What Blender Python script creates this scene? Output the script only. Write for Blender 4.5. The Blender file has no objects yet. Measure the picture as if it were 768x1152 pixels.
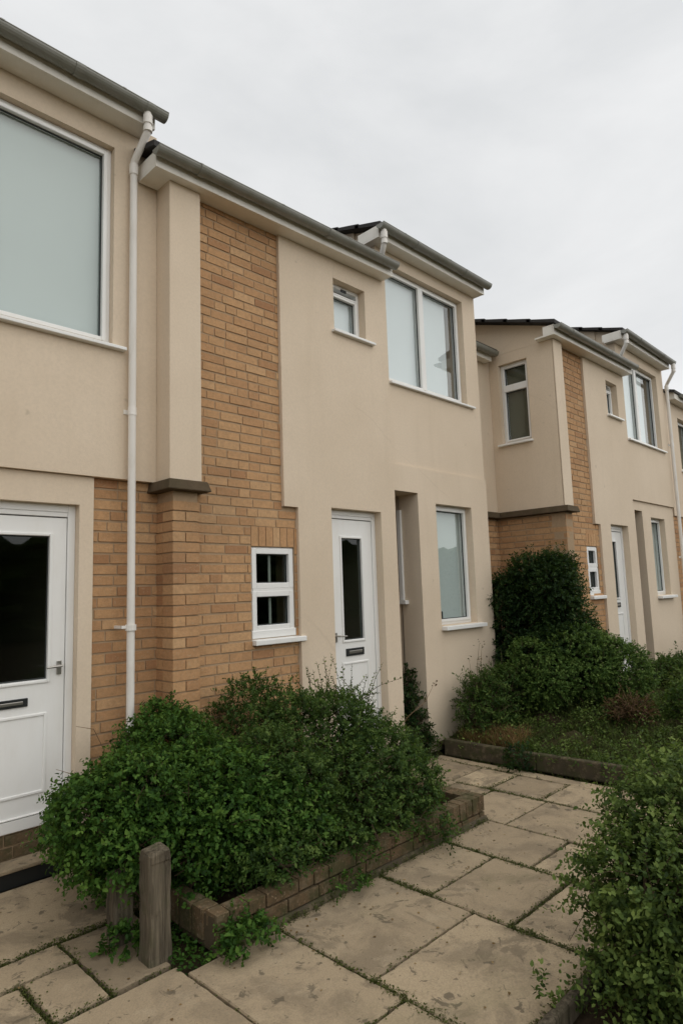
import bpy, math, random
import numpy as np
from mathutils import Vector, Matrix

random.seed(7)
rng = np.random.default_rng(7)
sc = bpy.context.scene
C = sc.collection
R = math.radians

# ------------------------------------------------------------------ materials
def new_mat(name):
    m = bpy.data.materials.new(name); m.use_nodes = True
    nt = m.node_tree; nt.nodes.clear()
    return m, nt, nt.nodes, nt.links

def out_bsdf(nt, rough=.6, spec=.4):
    o = nt.nodes.new('ShaderNodeOutputMaterial'); b = nt.nodes.new('ShaderNodeBsdfPrincipled')
    b.inputs['Roughness'].default_value = rough; b.inputs['Specular IOR Level'].default_value = spec
    nt.links.new(b.outputs[0], o.inputs[0]); return b

def noise(nt, scale, detail=4, rough=.55, coord=None, dist=0):
    n = nt.nodes.new('ShaderNodeTexNoise'); n.inputs['Scale'].default_value = scale
    n.inputs['Detail'].default_value = detail; n.inputs['Roughness'].default_value = rough
    n.inputs['Distortion'].default_value = dist
    if coord is not None: nt.links.new(coord, n.inputs['Vector'])
    return n.outputs['Fac']

def pos(nt, scale=None):
    g = nt.nodes.new('ShaderNodeNewGeometry')
    if scale is None: return g.outputs['Position']
    m = nt.nodes.new('ShaderNodeVectorMath'); m.operation = 'MULTIPLY'; m.inputs[1].default_value = scale
    nt.links.new(g.outputs['Position'], m.inputs[0]); return m.outputs[0]

def ramp(nt, fac, stops):
    r = nt.nodes.new('ShaderNodeValToRGB'); e = r.color_ramp.elements
    while len(e) < len(stops): e.new(.5)
    for k, (p, c) in enumerate(stops):
        e[k].position = p; e[k].color = (*c, 1) if len(c) == 3 else c
    nt.links.new(fac, r.inputs[0]); return r.outputs[0]

def mixc(nt, fac, a, b, mode='MIX'):
    m = nt.nodes.new('ShaderNodeMix'); m.data_type = 'RGBA'; m.blend_type = mode
    for sock, v in ((m.inputs[0], fac), (m.inputs[6], a), (m.inputs[7], b)):
        if isinstance(v, (int, float)): sock.default_value = v
        elif isinstance(v, tuple): sock.default_value = (*v, 1) if len(v) == 3 else v
        else: nt.links.new(v, sock)
    return m.outputs[2]

def bump(nt, b, h, strength, dist):
    n = nt.nodes.new('ShaderNodeBump'); n.inputs['Strength'].default_value = strength
    n.inputs['Distance'].default_value = dist
    nt.links.new(h, n.inputs['Height']); nt.links.new(n.outputs[0], b.inputs['Normal'])

def attr(nt, name='tone'):
    a = nt.nodes.new('ShaderNodeAttribute'); a.attribute_name = name; return a.outputs['Fac']

G3 = lambda v: (v, v, v)

def mat_render(name, col, dirt=.55):
    m, nt, N, L = new_mat(name); b = out_bsdf(nt, .88, .2); p = pos(nt)
    big = noise(nt, .9, 5, .6, p)
    streak = noise(nt, 1.0, 5, .65, pos(nt, (7, 7, .55)))
    fine = noise(nt, 55, 3, .6, p)
    d = tuple(c*f for c, f in zip(col, (.80, .77, .72)))
    c = mixc(nt, ramp(nt, big, [(.35, G3(0)), (.75, G3(dirt))]), col, d)
    c = mixc(nt, ramp(nt, streak, [(.52, G3(0)), (.85, G3(.28))]), c, tuple(k*f for k, f in zip(col, (.74, .71, .66))))
    c = mixc(nt, ramp(nt, fine, [(.35, G3(.0)), (.7, G3(.32))]), c, tuple(k*.76 for k in col))
    spots = noise(nt, 9, 2, .5, p)
    c = mixc(nt, ramp(nt, spots, [(.74, G3(0)), (.80, G3(.35))]), c, (.33, .27, .19))
    vo = N.new('ShaderNodeTexVoronoi'); vo.feature = 'DISTANCE_TO_EDGE'; vo.inputs['Scale'].default_value = .42
    wv = N.new('ShaderNodeMix'); wv.data_type = 'VECTOR'; wv.inputs[0].default_value = .10
    nz = N.new('ShaderNodeTexNoise'); nz.inputs['Scale'].default_value = 3; nz.inputs['Detail'].default_value = 6; L.new(p, nz.inputs['Vector'])
    L.new(p, wv.inputs[4]); L.new(nz.outputs['Color'], wv.inputs[5]); L.new(wv.outputs[1], vo.inputs['Vector'])
    ck = N.new('ShaderNodeMath'); ck.operation = 'MULTIPLY'
    L.new(ramp(nt, vo.outputs['Distance'], [(.0, G3(1)), (.0022, G3(0))]), ck.inputs[0]); L.new(ramp(nt, noise(nt, .8, 2, .5, p), [(.5, G3(0)), (.6, G3(.14))]), ck.inputs[1])
    c = mixc(nt, ck.outputs[0], c, (.34, .27, .19))
    # rising damp and splash marks on the lowest courses
    sx = N.new('ShaderNodeSeparateXYZ'); L.new(p, sx.inputs[0])
    ad = N.new('ShaderNodeMath'); ad.operation = 'MULTIPLY_ADD'; ad.inputs[1].default_value = .9
    L.new(big, ad.inputs[0]); L.new(sx.outputs[2], ad.inputs[2])
    c = mixc(nt, ramp(nt, ad.outputs[0], [(.45, G3(.45)), (.95, G3(0))]), c, (.30, .27, .18))
    L.new(c, b.inputs['Base Color'])
    hsum = N.new('ShaderNodeMath'); hsum.operation = 'MULTIPLY_ADD'; hsum.inputs[1].default_value = 2.5
    L.new(noise(nt, 3, 3, .5, p), hsum.inputs[0]); L.new(noise(nt, 130, 3, .7, p), hsum.inputs[2])
    bump(nt, b, hsum.outputs[0], .35, .004); return m

def mat_plain(name, col, rough=.5, spec=.4, var=.12, scale=6, bumpk=.1, dirtcol=None, dirtamt=.4):
    m, nt, N, L = new_mat(name); b = out_bsdf(nt, rough, spec); p = pos(nt)
    n = noise(nt, scale, 5, .6, p)
    c = mixc(nt, n, tuple(k*(1-var) for k in col), tuple(min(1, k*(1+var)) for k in col))
    if dirtcol:
        s = noise(nt, 2.2, 6, .65, pos(nt, (3, 3, 1)))
        c = mixc(nt, ramp(nt, s, [(.48, G3(0)), (.78, G3(dirtamt))]), c, dirtcol)
    L.new(c, b.inputs['Base Color'])
    if bumpk: bump(nt, b, noise(nt, scale*8, 4, .6, p), bumpk, .003)
    return m

def mat_brick(name, stops, mot=.3):
    m, nt, N, L = new_mat(name); b = out_bsdf(nt, .9, .2); p = pos(nt)
    c = ramp(nt, attr(nt), stops)
    f = noise(nt, 38, 5, .7, p)
    c = mixc(nt, ramp(nt, f, [(.35, G3(0)), (.75, G3(mot*1.6))]), c, (.20, .125, .065))
    g = noise(nt, 75, 2, .5, p)
    c = mixc(nt, ramp(nt, g, [(.6, G3(0)), (.74, G3(.55))]), c, (.46, .34, .22))
    w = noise(nt, 1.3, 5, .6, p)
    c = mixc(nt, ramp(nt, w, [(.45, G3(0)), (.8, G3(.4))]), c, (.17, .12, .075))
    L.new(c, b.inputs['Base Color'])
    bump(nt, b, noise(nt, 60, 5, .75, p), .6, .006); return m

def mat_leaf(name, stops, trans=.38, rough=.55):
    m, nt, N, L = new_mat(name)
    o = N.new('ShaderNodeOutputMaterial'); b = N.new('ShaderNodeBsdfPrincipled')
    b.inputs['Roughness'].default_value = rough; b.inputs['Specular IOR Level'].default_value = .16
    c = ramp(nt, attr(nt), stops); L.new(c, b.inputs['Base Color'])
    t = N.new('ShaderNodeBsdfTranslucent'); L.new(mixc(nt, .6, c, (.10, .16, .02)), t.inputs[0])
    mx = N.new('ShaderNodeMixShader'); mx.inputs[0].default_value = trans
    L.new(b.outputs[0], mx.inputs[1]); L.new(t.outputs[0], mx.inputs[2]); L.new(mx.outputs[0], o.inputs[0])
    return m

def mat_glass(name, ior, tint):
    m, nt, N, L = new_mat(name)
    o = N.new('ShaderNodeOutputMaterial'); t = N.new('ShaderNodeBsdfTransparent'); t.inputs[0].default_value = (*tint, 1)
    g = N.new('ShaderNodeBsdfGlossy'); g.inputs['Roughness'].default_value = .015; g.inputs[0].default_value = (.92, .97, .97, 1)
    lw = N.new('ShaderNodeFresnel'); lw.inputs[0].default_value = ior
    ge = N.new('ShaderNodeNewGeometry'); iv = N.new('ShaderNodeMapRange')      # thin sheet: the same mirror strength from both sides
    iv.inputs[3].default_value = ior; iv.inputs[4].default_value = 1/ior
    L.new(ge.outputs['Backfacing'], iv.inputs[0]); L.new(iv.outputs[0], lw.inputs[0])
    mx = N.new('ShaderNodeMixShader'); L.new(lw.outputs[0], mx.inputs[0]); L.new(t.outputs[0], mx.inputs[1]); L.new(g.outputs[0], mx.inputs[2])
    L.new(mx.outputs[0], o.inputs[0]); return m

def mat_slab():
    m, nt, N, L = new_mat('paving_slab'); b = out_bsdf(nt, .9, .25); p = pos(nt)
    c = ramp(nt, attr(nt), [(0, (.185, .145, .096)), (.3, (.31, .242, .158)), (1, (.48, .38, .25))])
    c = mixc(nt, ramp(nt, noise(nt, 3.1, 8, .68, p, .6), [(.46, G3(0)), (.60, G3(.55))]), c, (.165, .130, .088))     # damp, lichen-dulled areas
    c = mixc(nt, ramp(nt, noise(nt, 1.7, 7, .7, p, 1.2), [(.56, G3(0)), (.60, G3(.5))]), c, (.12, .097, .066))    # hard edged spills
    c = mixc(nt, ramp(nt, noise(nt, 11, 5, .65, p, .8), [(.60, G3(0)), (.65, G3(.75))]), c, (.085, .070, .048))
    c = mixc(nt, ramp(nt, noise(nt, 5, 6, .7, p), [(.55, G3(0)), (.75, G3(.45))]), c, (.52, .43, .30))              # rubbed pale spots
    c = mixc(nt, ramp(nt, noise(nt, 130, 2, .6, p), [(.4, G3(0)), (.7, G3(.4))]), c, (.17, .14, .10))
    c = mixc(nt, ramp(nt, noise(nt, 28, 2, .5, p), [(.70, G3(0)), (.74, G3(.7))]), c, (.08, .065, .045))
    c = mixc(nt, ramp(nt, noise(nt, 1.4, 6, .75, p, .5), [(.55, G3(0)), (.8, G3(.45))]), c, (.115, .12, .05))
    L.new(c, b.inputs['Base Color'])
    hs = N.new('ShaderNodeMath'); hs.operation = 'MULTIPLY_ADD'; hs.inputs[1].default_value = 2
    L.new(noise(nt, 6, 5, .6, p), hs.inputs[0]); L.new(noise(nt, 90, 6, .8, p), hs.inputs[2])
    bump(nt, b, hs.outputs[0], .6, .006); return m

def mat_soil():
    m, nt, N, L = new_mat('soil'); b = out_bsdf(nt, .95, .1); p = pos(nt)
    c = ramp(nt, noise(nt, 14, 6, .7, p), [(.3, (.030, .021, .013)), (.7, (.085, .060, .036))])
    c = mixc(nt, ramp(nt, noise(nt, 1.1, 4, .6, p), [(.45, G3(0)), (.65, G3(.7))]), c, (.055, .065, .022))
    L.new(c, b.inputs['Base Color']); bump(nt, b, noise(nt, 40, 6, .75, p), 1, .03); return m

def mat_wood(name, a, bb):
    m, nt, N, L = new_mat(name); b = out_bsdf(nt, .9, .15)
    g = noise(nt, 1, 5, .65, pos(nt, (60, 60, 3)), .6)
    c = ramp(nt, g, [(.3, a), (.7, bb)])
    c = mixc(nt, ramp(nt, noise(nt, 9, 4, .6, pos(nt)), [(.5, G3(0)), (.75, G3(.6))]), c, (.07, .075, .035))
    L.new(c, b.inputs['Base Color']); bump(nt, b, g, 1, .014); return m

CREAM = (.715, .598, .462)
M_render = mat_render('cream_render', CREAM)
M_mortar = mat_plain('brick_mortar', (.38, .275, .175), .95, .1, .2, 30, .4)
M_brick = mat_brick('buff_brick', [(0, (.38, .195, .097)), (.3, (.49, .278, .138)), (.65, (.55, .326, .164)), (1, (.60, .385, .21))])
M_mortardark = mat_plain('dirty_mortar', (.075, .058, .036), .95, .1, .3, 20, .6)
def mossy(m):
    nt = m.node_tree; b = nt.nodes['Principled BSDF']; src = b.inputs['Base Color'].links[0].from_socket; p = pos(nt)
    c = mixc(nt, ramp(nt, noise(nt, 6, 6, .7, p), [(.44, G3(0)), (.58, G3(.75))]), src, (.055, .058, .024))
    c = mixc(nt, ramp(nt, noise(nt, 16, 5, .7, p), [(.52, G3(0)), (.62, G3(.6))]), c, (.16, .125, .08))
    nt.links.new(c, b.inputs['Base Color']); return m
M_brickdark = mat_brick('weathered_brick', [(0, (.062, .044, .026)), (.5, (.088, .064, .036)), (1, (.118, .088, .051))], .4)
M_upvc = mat_plain('white_upvc', (.80, .80, .78), .32, .45, .03, 3, 0, (.60, .56, .47), .22)
M_fascia = mat_plain('aged_white_board', (.82, .79, .72), .45, .4, .05, 3, .05, (.50, .45, .35), .3)
M_pipe = mat_plain('white_plastic_pipe', (.80, .77, .72), .4, .4, .05, 3, 0, (.48, .42, .33), .35)
M_gutter = mat_plain('grey_plastic_gutter', (.235, .235, .205), .35, .5, .15, 5, .08, (.13, .135, .085), .6)
M_tile = mat_plain('dark_roof_tile', (.035, .033, .032), .8, .3, .3, 12, .5)
M_stone = mat_plain('mossy_cap_stone', (.105, .078, .05), .95, .15, .35, 14, .6, (.06, .055, .03), .6)
M_slab = mat_slab(); M_soil = mat_soil()
M_wood = mat_wood('weathered_wood', (.040, .033, .023), (.185, .155, .11))
M_kerb = mat_plain('stained_kerb', (.075, .060, .040), .9, .2, .35, 9, .6, (.04, .04, .022), .7)
M_black = mat_plain('black_paint', (.012, .014, .014), .5, .4, .2, 8, .1)
M_rubber = mat_plain('dark_gasket', (.04, .045, .045), .6, .3, .1, 8, 0)
M_steel = mat_plain('brushed_handle', (.40, .38, .35), .3, .6, .1, 8, 0); M_steel.node_tree.nodes['Principled BSDF'].inputs['Metallic'].default_value = .9
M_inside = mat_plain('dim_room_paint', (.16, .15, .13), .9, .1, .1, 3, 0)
M_blind = mat_plain('pale_teal_blind', (.46, .525, .51), .8, .2, .05, 2, 0)
M_blindpale = mat_plain('pale_blue_blind', (.66, .715, .73), .8, .2, .04, 2, 0)
M_curtain = mat_plain('dark_olive_curtain', (.085, .095, .07), .9, .1, .2, 5, 0)
M_glass = mat_glass('window_glass', 1.9, (.97, .985, .98))
M_glassdoor = mat_glass('door_glass', 1.45, (.45, .50, .47))

# ------------------------------------------------------------------ mesh builder
class MB:
    """collects faces; T maps (u, depth, z) to world"""
    def __init__(s, T=None): s.v = []; s.f = []; s.m = []; s.t = []; s.T = T or (lambda u, d, z: (u, d, z))
    def face(s, pts, mi=0, tone=.5):
        b = len(s.v); s.v += [s.T(*p) for p in pts]; s.f.append(tuple(range(b, b+len(pts)))); s.m.append(mi); s.t.append(tone)
    def hull(s, P, mi=0, tone=.5):
        b = len(s.v); s.v += [s.T(*p) for p in P]
        for q in ((0, 1, 5, 4), (1, 2, 6, 5), (2, 3, 7, 6), (3, 0, 4, 7), (4, 5, 6, 7), (3, 2, 1, 0)):
            s.f.append(tuple(b+k for k in q)); s.m.append(mi); s.t.append(tone)
    def box(s, u0, u1, d0, d1, z0, z1, mi=0, tone=.5):
        s.hull([(u0, d0, z0), (u1, d0, z0), (u1, d1, z0), (u0, d1, z0), (u0, d0, z1), (u1, d0, z1), (u1, d1, z1), (u0, d1, z1)], mi, tone)
    def tube(s, path, r, n=12, mi=0, tone=.5, cap=True):
        P = [Vector(p) for p in path]; rings = []
        rr = r if isinstance(r, (list, tuple)) else [r]*len(P)
        prev = None
        for k, p in enumerate(P):
            t = (P[min(k+1, len(P)-1)]-P[max(k-1, 0)]).normalized()
            a = prev or (Vector((0, 0, 1)) if abs(t.z) < .9 else Vector((1, 0, 0)))
            a = (a-t*a.dot(t)).normalized(); prev = a; b = t.cross(a)
            base = len(s.v)
            for j in range(n):
                an = 2*math.pi*j/n; s.v.append(s.T(*(p+(a*math.cos(an)+b*math.sin(an))*rr[k])))
            rings.append(base)
        for k in range(len(P)-1):
            for j in range(n):
                j2 = (j+1) % n; s.f.append((rings[k]+j, rings[k]+j2, rings[k+1]+j2, rings[k+1]+j)); s.m.append(mi); s.t.append(tone)
        if cap:
            s.f.append(tuple(rings[0]+j for j in range(n))[::-1]); s.m.append(mi); s.t.append(tone)
            s.f.append(tuple(rings[-1]+j for j in range(n))); s.m.append(mi); s.t.append(tone)
    def panel(s, rects, holes, d0, d1, mi=0):
        """slab of wall between depths d0 (front) and d1 covering rects minus holes"""
        us = sorted({r[k] for r in rects+holes for k in (0, 1)}); zs = sorted({r[k] for r in rects+holes for k in (2, 3)})
        inside = lambda u, z: any(a < u < b and c < z < e for a, b, c, e in rects) and not any(a < u < b and c < z < e for a, b, c, e in holes)
        g = {}
        for i in range(len(us)-1):
            for j in range(len(zs)-1): g[i, j] = inside((us[i]+us[i+1])/2, (zs[j]+zs[j+1])/2)
        for (i, j), ok in g.items():
            if not ok: continue
            a, b, c, e = us[i], us[i+1], zs[j], zs[j+1]
            s.face([(a, d0, c), (b, d0, c), (b, d0, e), (a, d0, e)], mi); s.face([(b, d1, c), (a, d1, c), (a, d1, e), (b, d1, e)], mi)
            if not g.get((i-1, j)): s.face([(a, d1, c), (a, d0, c), (a, d0, e), (a, d1, e)], mi)
            if not g.get((i+1, j)): s.face([(b, d0, c), (b, d1, c), (b, d1, e), (b, d0, e)], mi)
            if not g.get((i, j-1)): s.face([(a, d1, c), (b, d1, c), (b, d0, c), (a, d0, c)], mi)
            if not g.get((i, j+1)): s.face([(a, d0, e), (b, d0, e), (b, d1, e), (a, d1, e)], mi)
    def bricks(s, rects, holes, d, mi=0, course=.075, ln=.215, gap=.011, depth=.03, z0=0., skip=0):
        zmin = min(r[2] for r in rects); zmax = max(r[3] for r in rects)
        k = math.floor((zmin-z0)/course)
        while z0+k*course < zmax:
            za, zb = z0+k*course+gap/2, z0+(k+1)*course-gap/2; zc = (za+zb)/2
            iv = [(r[0], r[1], r[2], r[3]) for r in rects if r[2] < zc < r[3]]
            if iv:
                iv.sort(); mer = [list(iv[0])]
                for q in iv[1:]:
                    if q[0] <= mer[-1][1]+1e-6: mer[-1][1] = max(mer[-1][1], q[1]); mer[-1][2] = min(mer[-1][2], q[2]); mer[-1][3] = max(mer[-1][3], q[3])
                    else: mer.append(list(q))
                for h in holes:
                    if h[2] < zc < h[3]:
                        nm = []
                        for q in mer:
                            if h[1] <= q[0] or h[0] >= q[1]: nm.append(q); continue
                            if h[0] > q[0]: nm.append([q[0], h[0], q[2], q[3]])
                            if h[1] < q[1]: nm.append([h[1], q[1], q[2], q[3]])
                        mer = nm
                for q in mer:
                    u = q[0]-random.choice((0, .03, .055, .085, .11, .14, .17))
                    while u < q[1]:
                        w_ = ln*random.choice((1, 1, 1, 1, .5, .72, .5, 1.0)); a = max(u+gap*.28, q[0]); b = min(u+w_-gap*.28, q[1]); u += w_
                        if b-a < .02: continue
                        dd = d+random.uniform(-.0025, .0025); e = .0025; jit = lambda: random.uniform(-.0018, .0018)
                        A, B, Z0, Z1 = a+jit()*.5, b+jit()*.5, max(za, q[2])+jit(), min(zb, q[3])+jit()
                        tn = min(1, max(0, random.gauss(.5, .19)))
                        s.hull([(A+e, dd, Z0+e), (B-e, dd, Z0+e), (B-e, dd, Z1-e), (A+e, dd, Z1-e), (A, d+depth, Z0), (B, d+depth, Z0), (B, d+depth, Z1), (A, d+depth, Z1)], mi, tn)
            k += 1
    def build(s, name, mats, parent=None, bevel=0, smooth=False):
        me = bpy.data.meshes.new(name); me.from_pydata(s.v, [], s.f)
        for m in (mats if isinstance(mats, (list, tuple)) else [mats]): me.materials.append(m)
        me.polygons.foreach_set('material_index', s.m)
        at = me.attributes.new('tone', 'FLOAT', 'FACE'); at.data.foreach_set('value', np.array(s.t, dtype=np.float32))
        me.update(); o = bpy.data.objects.new(name, me); C.objects.link(o)
        import bmesh
        bm = bmesh.new(); bm.from_mesh(me); bmesh.ops.recalc_face_normals(bm, faces=bm.faces); bm.to_mesh(me); bm.free()
        if bevel:
            md = o.modifiers.new('bevel', 'BEVEL'); md.width = bevel; md.segments = 2; md.limit_method = 'ANGLE'
        if smooth:
            me.polygons.foreach_set('use_smooth', [True]*len(me.polygons))
            md = o.modifiers.new('wn', 'EDGE_SPLIT') if smooth == 'split' else None
        if parent: adopt(o, parent)
        return o

def wloc(o):
    v = Vector(o.location)
    while o.parent: o = o.parent; v += Vector(o.location)
    return v
def adopt(o, parent):
    o.parent = parent; o.location = -wloc(parent)
def empty(name, loc, label, cat, group=None):
    o = bpy.data.objects.new(name, None); o.location = loc; o.empty_display_size = .3; C.objects.link(o); tag(o, label, cat, group); return o
def tag(o, label, cat, group=None):
    o['label'] = label; o['category'] = cat
    if group: o['group'] = group
    return o
def structure(o): o['kind'] = 'structure'; return o

FRONT = lambda u, d, z: (u, d, z)          # faces -Y
LEFT = lambda u, d, z: (d, -u, z)          # faces -X, u = -y

# ------------------------------------------------------------------ house pieces
def frame_ring(mb, a, b, c, e, w, d0, d1, wb=None):
    wb = wb or w
    mb.box(a, a+w, d0, d1, c, e); mb.box(b-w, b, d0, d1, c, e)
    mb.box(a+w, b-w, d0, d1, e-w, e); mb.box(a+w, b-w, d0, d1, c, c+wb)

def window(parent, u0, u1, z0, z1, d, T=FRONT, panes=(), fw=.05, sill=(.03, .05, .05), sill_right=.06, sill_left=.03,
           blind=None, blind_rect=None, muntin=False, glass=None, extra=None, reveal=.09, sillh=.035, fd=.07):
    """frame in an opening; d = wall face; panes = list of (a,b,c,e, sash) glazed lights"""
    mb = MB(T); fy = d+reveal
    frame_ring(mb, u0, u1, z0, z1, fw, fy, fy+fd)
    if extra: extra(mb, fy)
    for (a, b, c, e, sash) in panes:
        if sash: frame_ring(mb, a, b, c, e, sash, fy-.012, fy+fd-.02)
    wo = mb.build('window', M_upvc, parent, bevel=.004)
    for (a, b, c, e, sash) in panes:
        g = MB(T); w = sash
        g.face([(a+w-.004, fy+.03, c+w-.004), (b-w+.004, fy+.03, c+w-.004), (b-w+.004, fy+.03, e-w+.004), (a+w-.004, fy+.03, e-w+.004)])
        g.build('pane', glass or M_glass, wo)
        k = MB(T); frame_ring(k, a+w, b-w, c+w, e-w, .008, fy+.018, fy+.029); k.build('gasket', M_rubber, wo)
        if muntin:
            k = MB(T); mid = (a+b)/2; k.box(mid-.011, mid+.011, fy+.036, fy+.046, c+w, e-w); k.build('glazing_bar', M_upvc, wo)
    if sill:
        s = MB(T); pr = sill[1]
        s.hull([(u0-sill_left, d-pr, z0-sillh), (u1+sill_right, d-pr, z0-sillh), (u1+sill_right, fy+.02, z0-sillh), (u0-sill_left, fy+.02, z0-sillh),
                (u0-sill_left, d-pr, z0-.010), (u1+sill_right, d-pr, z0-.010), (u1+sill_right, fy+.02, z0-.001), (u0-sill_left, fy+.02, z0-.001)])
        s.build('sill', M_upvc, wo, bevel=.005)
    if blind:
        a, b, c, e = blind_rect; k = MB(T); k.box(a, b, fy+.075, fy+.083, c, e); k.build('blind', blind, wo)
    return wo

def door(parent, x0, x1, z0, z1, y, glass_rect, letter, panel, handle, low=None, hinge_right=True):
    """white leaf in a white frame; y = face of frame"""
    fw = .05
    mb = MB(); lx0, lx1, lz0, lz1 = x0+fw, x1-fw, z0+.075, z1-.085
    g = glass_rect
    mb.panel([(lx0+.004, lx1-.004, lz0, lz1-.004)], [g], y+.012, y+.055)
    leaf = mb.build('door', M_upvc, parent, bevel=.004)
    f = MB(); frame_ring(f, x0, x1, z0, z1, fw, y, y+.07, .07)
    f.box(x0+fw, x1-fw, y+.004, y+.07, z1-.081, z1-fw-.0005)
    f.build('frame', M_upvc, leaf, bevel=.004)
    bd = MB(); frame_ring(bd, g[0]-.018, g[1]+.018, g[2]-.022, g[3]+.018, .02, y+.002, y+.03); bd.build('glazing_bead', M_upvc, leaf, bevel=.005)
    p = MB(); p.face([(g[0]-.004, y+.034, g[2]-.004), (g[1]+.004, y+.034, g[2]-.004), (g[1]+.004, y+.034, g[3]+.004), (g[0]-.004, y+.034, g[3]+.004)]); p.build('pane', M_glassdoor, leaf)
    k = MB(); frame_ring(k, g[0]+.002, g[1]-.002, g[2]+.002, g[3]-.002, .007, y+.026, y+.033); k.build('gasket', M_rubber, leaf)
    a, b, c, e = panel; q = MB(); frame_ring(q, a, b, c, e, .018, y+.004, y+.02)
    q.build('panel', M_upvc, leaf, bevel=.004)
    a, b, c, e = letter; q = MB(); q.box(a, b, y+.001, y+.02, c, e, 0)
    q.box(a+.03, b-.03, y-.004, y+.004, c+(e-c)*.3, e-(e-c)*.3, 1)
    q.build('letterbox', [M_black, M_steel], leaf, bevel=.003)
    hx, hz, sgn = handle; q = MB()
    q.box(hx-.014, hx+.014, y-.001, y+.02, hz-.055, hz+.03)
    q.tube([(hx, y+.005, hz), (hx, y-.045, hz)], .008, 8)
    q.tube([(hx, y-.045, hz), (hx+sgn*.03, y-.05, hz), (hx+sgn*.095, y-.045, hz-.004)], [.009, .009, .007], 8)
    q.build('handle', M_steel, leaf, bevel=.002)
    if low:
        q = MB(); q.box(lx0+.002, lx1-.002, y-.004, y+.03, low[0], low[1]); q.build('weather_bar', M_upvc, leaf, bevel=.005)
    return leaf

def eave(parent, x0, x1, yw, zs, over=.145, fh=.15, gl=.06, gr=.06, tilt=0., collars=(), gutter=True, side_l=.13, gdrop=.0):
    """boxed fascia + soffit + half round gutter along X; tilt = drop at x0"""
    yf = yw-over
    zz = lambda x: zs-tilt*(x1-x)/(x1-x0)
    def slab(mb, xa, xb, ya, yb, za, zb):
        mb.hull([(xa, ya, zz(xa)+za), (xb, ya, zz(xb)+za), (xb, yb, zz(xb)+za), (xa, yb, zz(xa)+za), (xa, ya, zz(xa)+zb), (xb, ya, zz(xb)+zb), (xb, yb, zz(xb)+zb), (xa, yb, zz(xa)+zb)])
    mb = MB(); slab(mb, x0, x1, yf, yf+.022, 0, fh); f = mb.build('fascia', M_fascia, parent, bevel=.003)
    mb = MB(); slab(mb, x0+.002, x1-.002, yf+.0225, yw+.12, .004, .022); mb.build('soffit', M_fascia, f)
    for xa_ in (x0+.001, x1-.02):
        mb = MB(); slab(mb, xa_, xa_+.019, yf+.0225, yw+side_l, .0225, fh); mb.build('end_board', M_fascia, f)
    r = .052; yc = yf-r-.004; zc = .105+gdrop
    xa, xb = x0-gl, x1+gr; n = 10; gm = MB()
    def ring(x, rad): return [(x, yc+rad*math.cos(math.pi+math.pi*k/n), zz(x)+zc+rad*math.sin(math.pi+math.pi*k/n)) for k in range(n+1)]
    def trough(xa, xb, ro, ri, ends=True):
        A, B, A2, B2 = ring(xa, ro), ring(xb, ro), ring(xa, ri), ring(xb, ri)
        for k in range(n):
            gm.face([A[k], A[k+1], B[k+1], B[k]]); gm.face([A2[k+1], A2[k], B2[k], B2[k+1]])
            gm.face([A[k+1], A[k], A2[k], A2[k+1]]); gm.face([B[k], B[k+1], B2[k+1], B2[k]])
        for k, kk in ((0, 0), (n, n)): gm.face([A[k], B[k], B2[kk], A2[kk]])
    trough(xa, xb, r, r-.005)
    for x in (xa+.001, xb-.004):
        gm.face(ring(x, r-.005)); gm.face(ring(x+.003, r-.005))
    gm.tube([(xa, yc-r+.002, zz(xa)+zc), (xb, yc-r+.002, zz(xb)+zc)], .005, 6)
    for x in collars: trough(x-.03, x+.03, r+.006, r+.001)
    x = xa+.35
    while x < xb-.2:
        gm.box(x-.012, x+.012, yf-.004-2*r-.004, yf, zz(x)+zc-.004, zz(x)+zc+.004); x += .8
    g = gm.build('gutter', M_gutter, parent, smooth='split')
    return yc, zc, zz

def downpipe(parent, x, xw, yc, ztop, yw, zb, brackets, r=.027):
    """swan neck from gutter outlet down to the wall"""
    mb = MB(); yp = yw-.05
    mb.tube([(x, yc, ztop), (x, yc, ztop-.13), (x, yc+.012, ztop-.155), (xw, yp-.012, ztop-.30), (xw, yp, ztop-.33), (xw, yp, zb)], r, 14)
    for zz in (ztop-.02, ): mb.tube([(x, yc, zz), (x, yc, zz-.07)], r+.007, 14)
    mb.tube([(x, yc, ztop-.11), (x, yc, ztop-.15)], r+.006, 14)
    mb.tube([(xw, yp, ztop-.33), (xw, yp, ztop-.41)], r+.006, 14)
    o = mb.build('downpipe', M_pipe, parent, smooth='split')
    for z in brackets:
        k = MB(); k.tube([(xw, yp, z-.03), (xw, yp, z+.03)], r+.003, 14); k.box(xw-.042, xw+.032, yw-.006, yw-.0005, z-.016, z+.016); k.box(xw-.012, xw+.012, yp+r, yw-.002, z-.012, z+.012)
        k.build('bracket', M_pipe, o)
    return o

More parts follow.
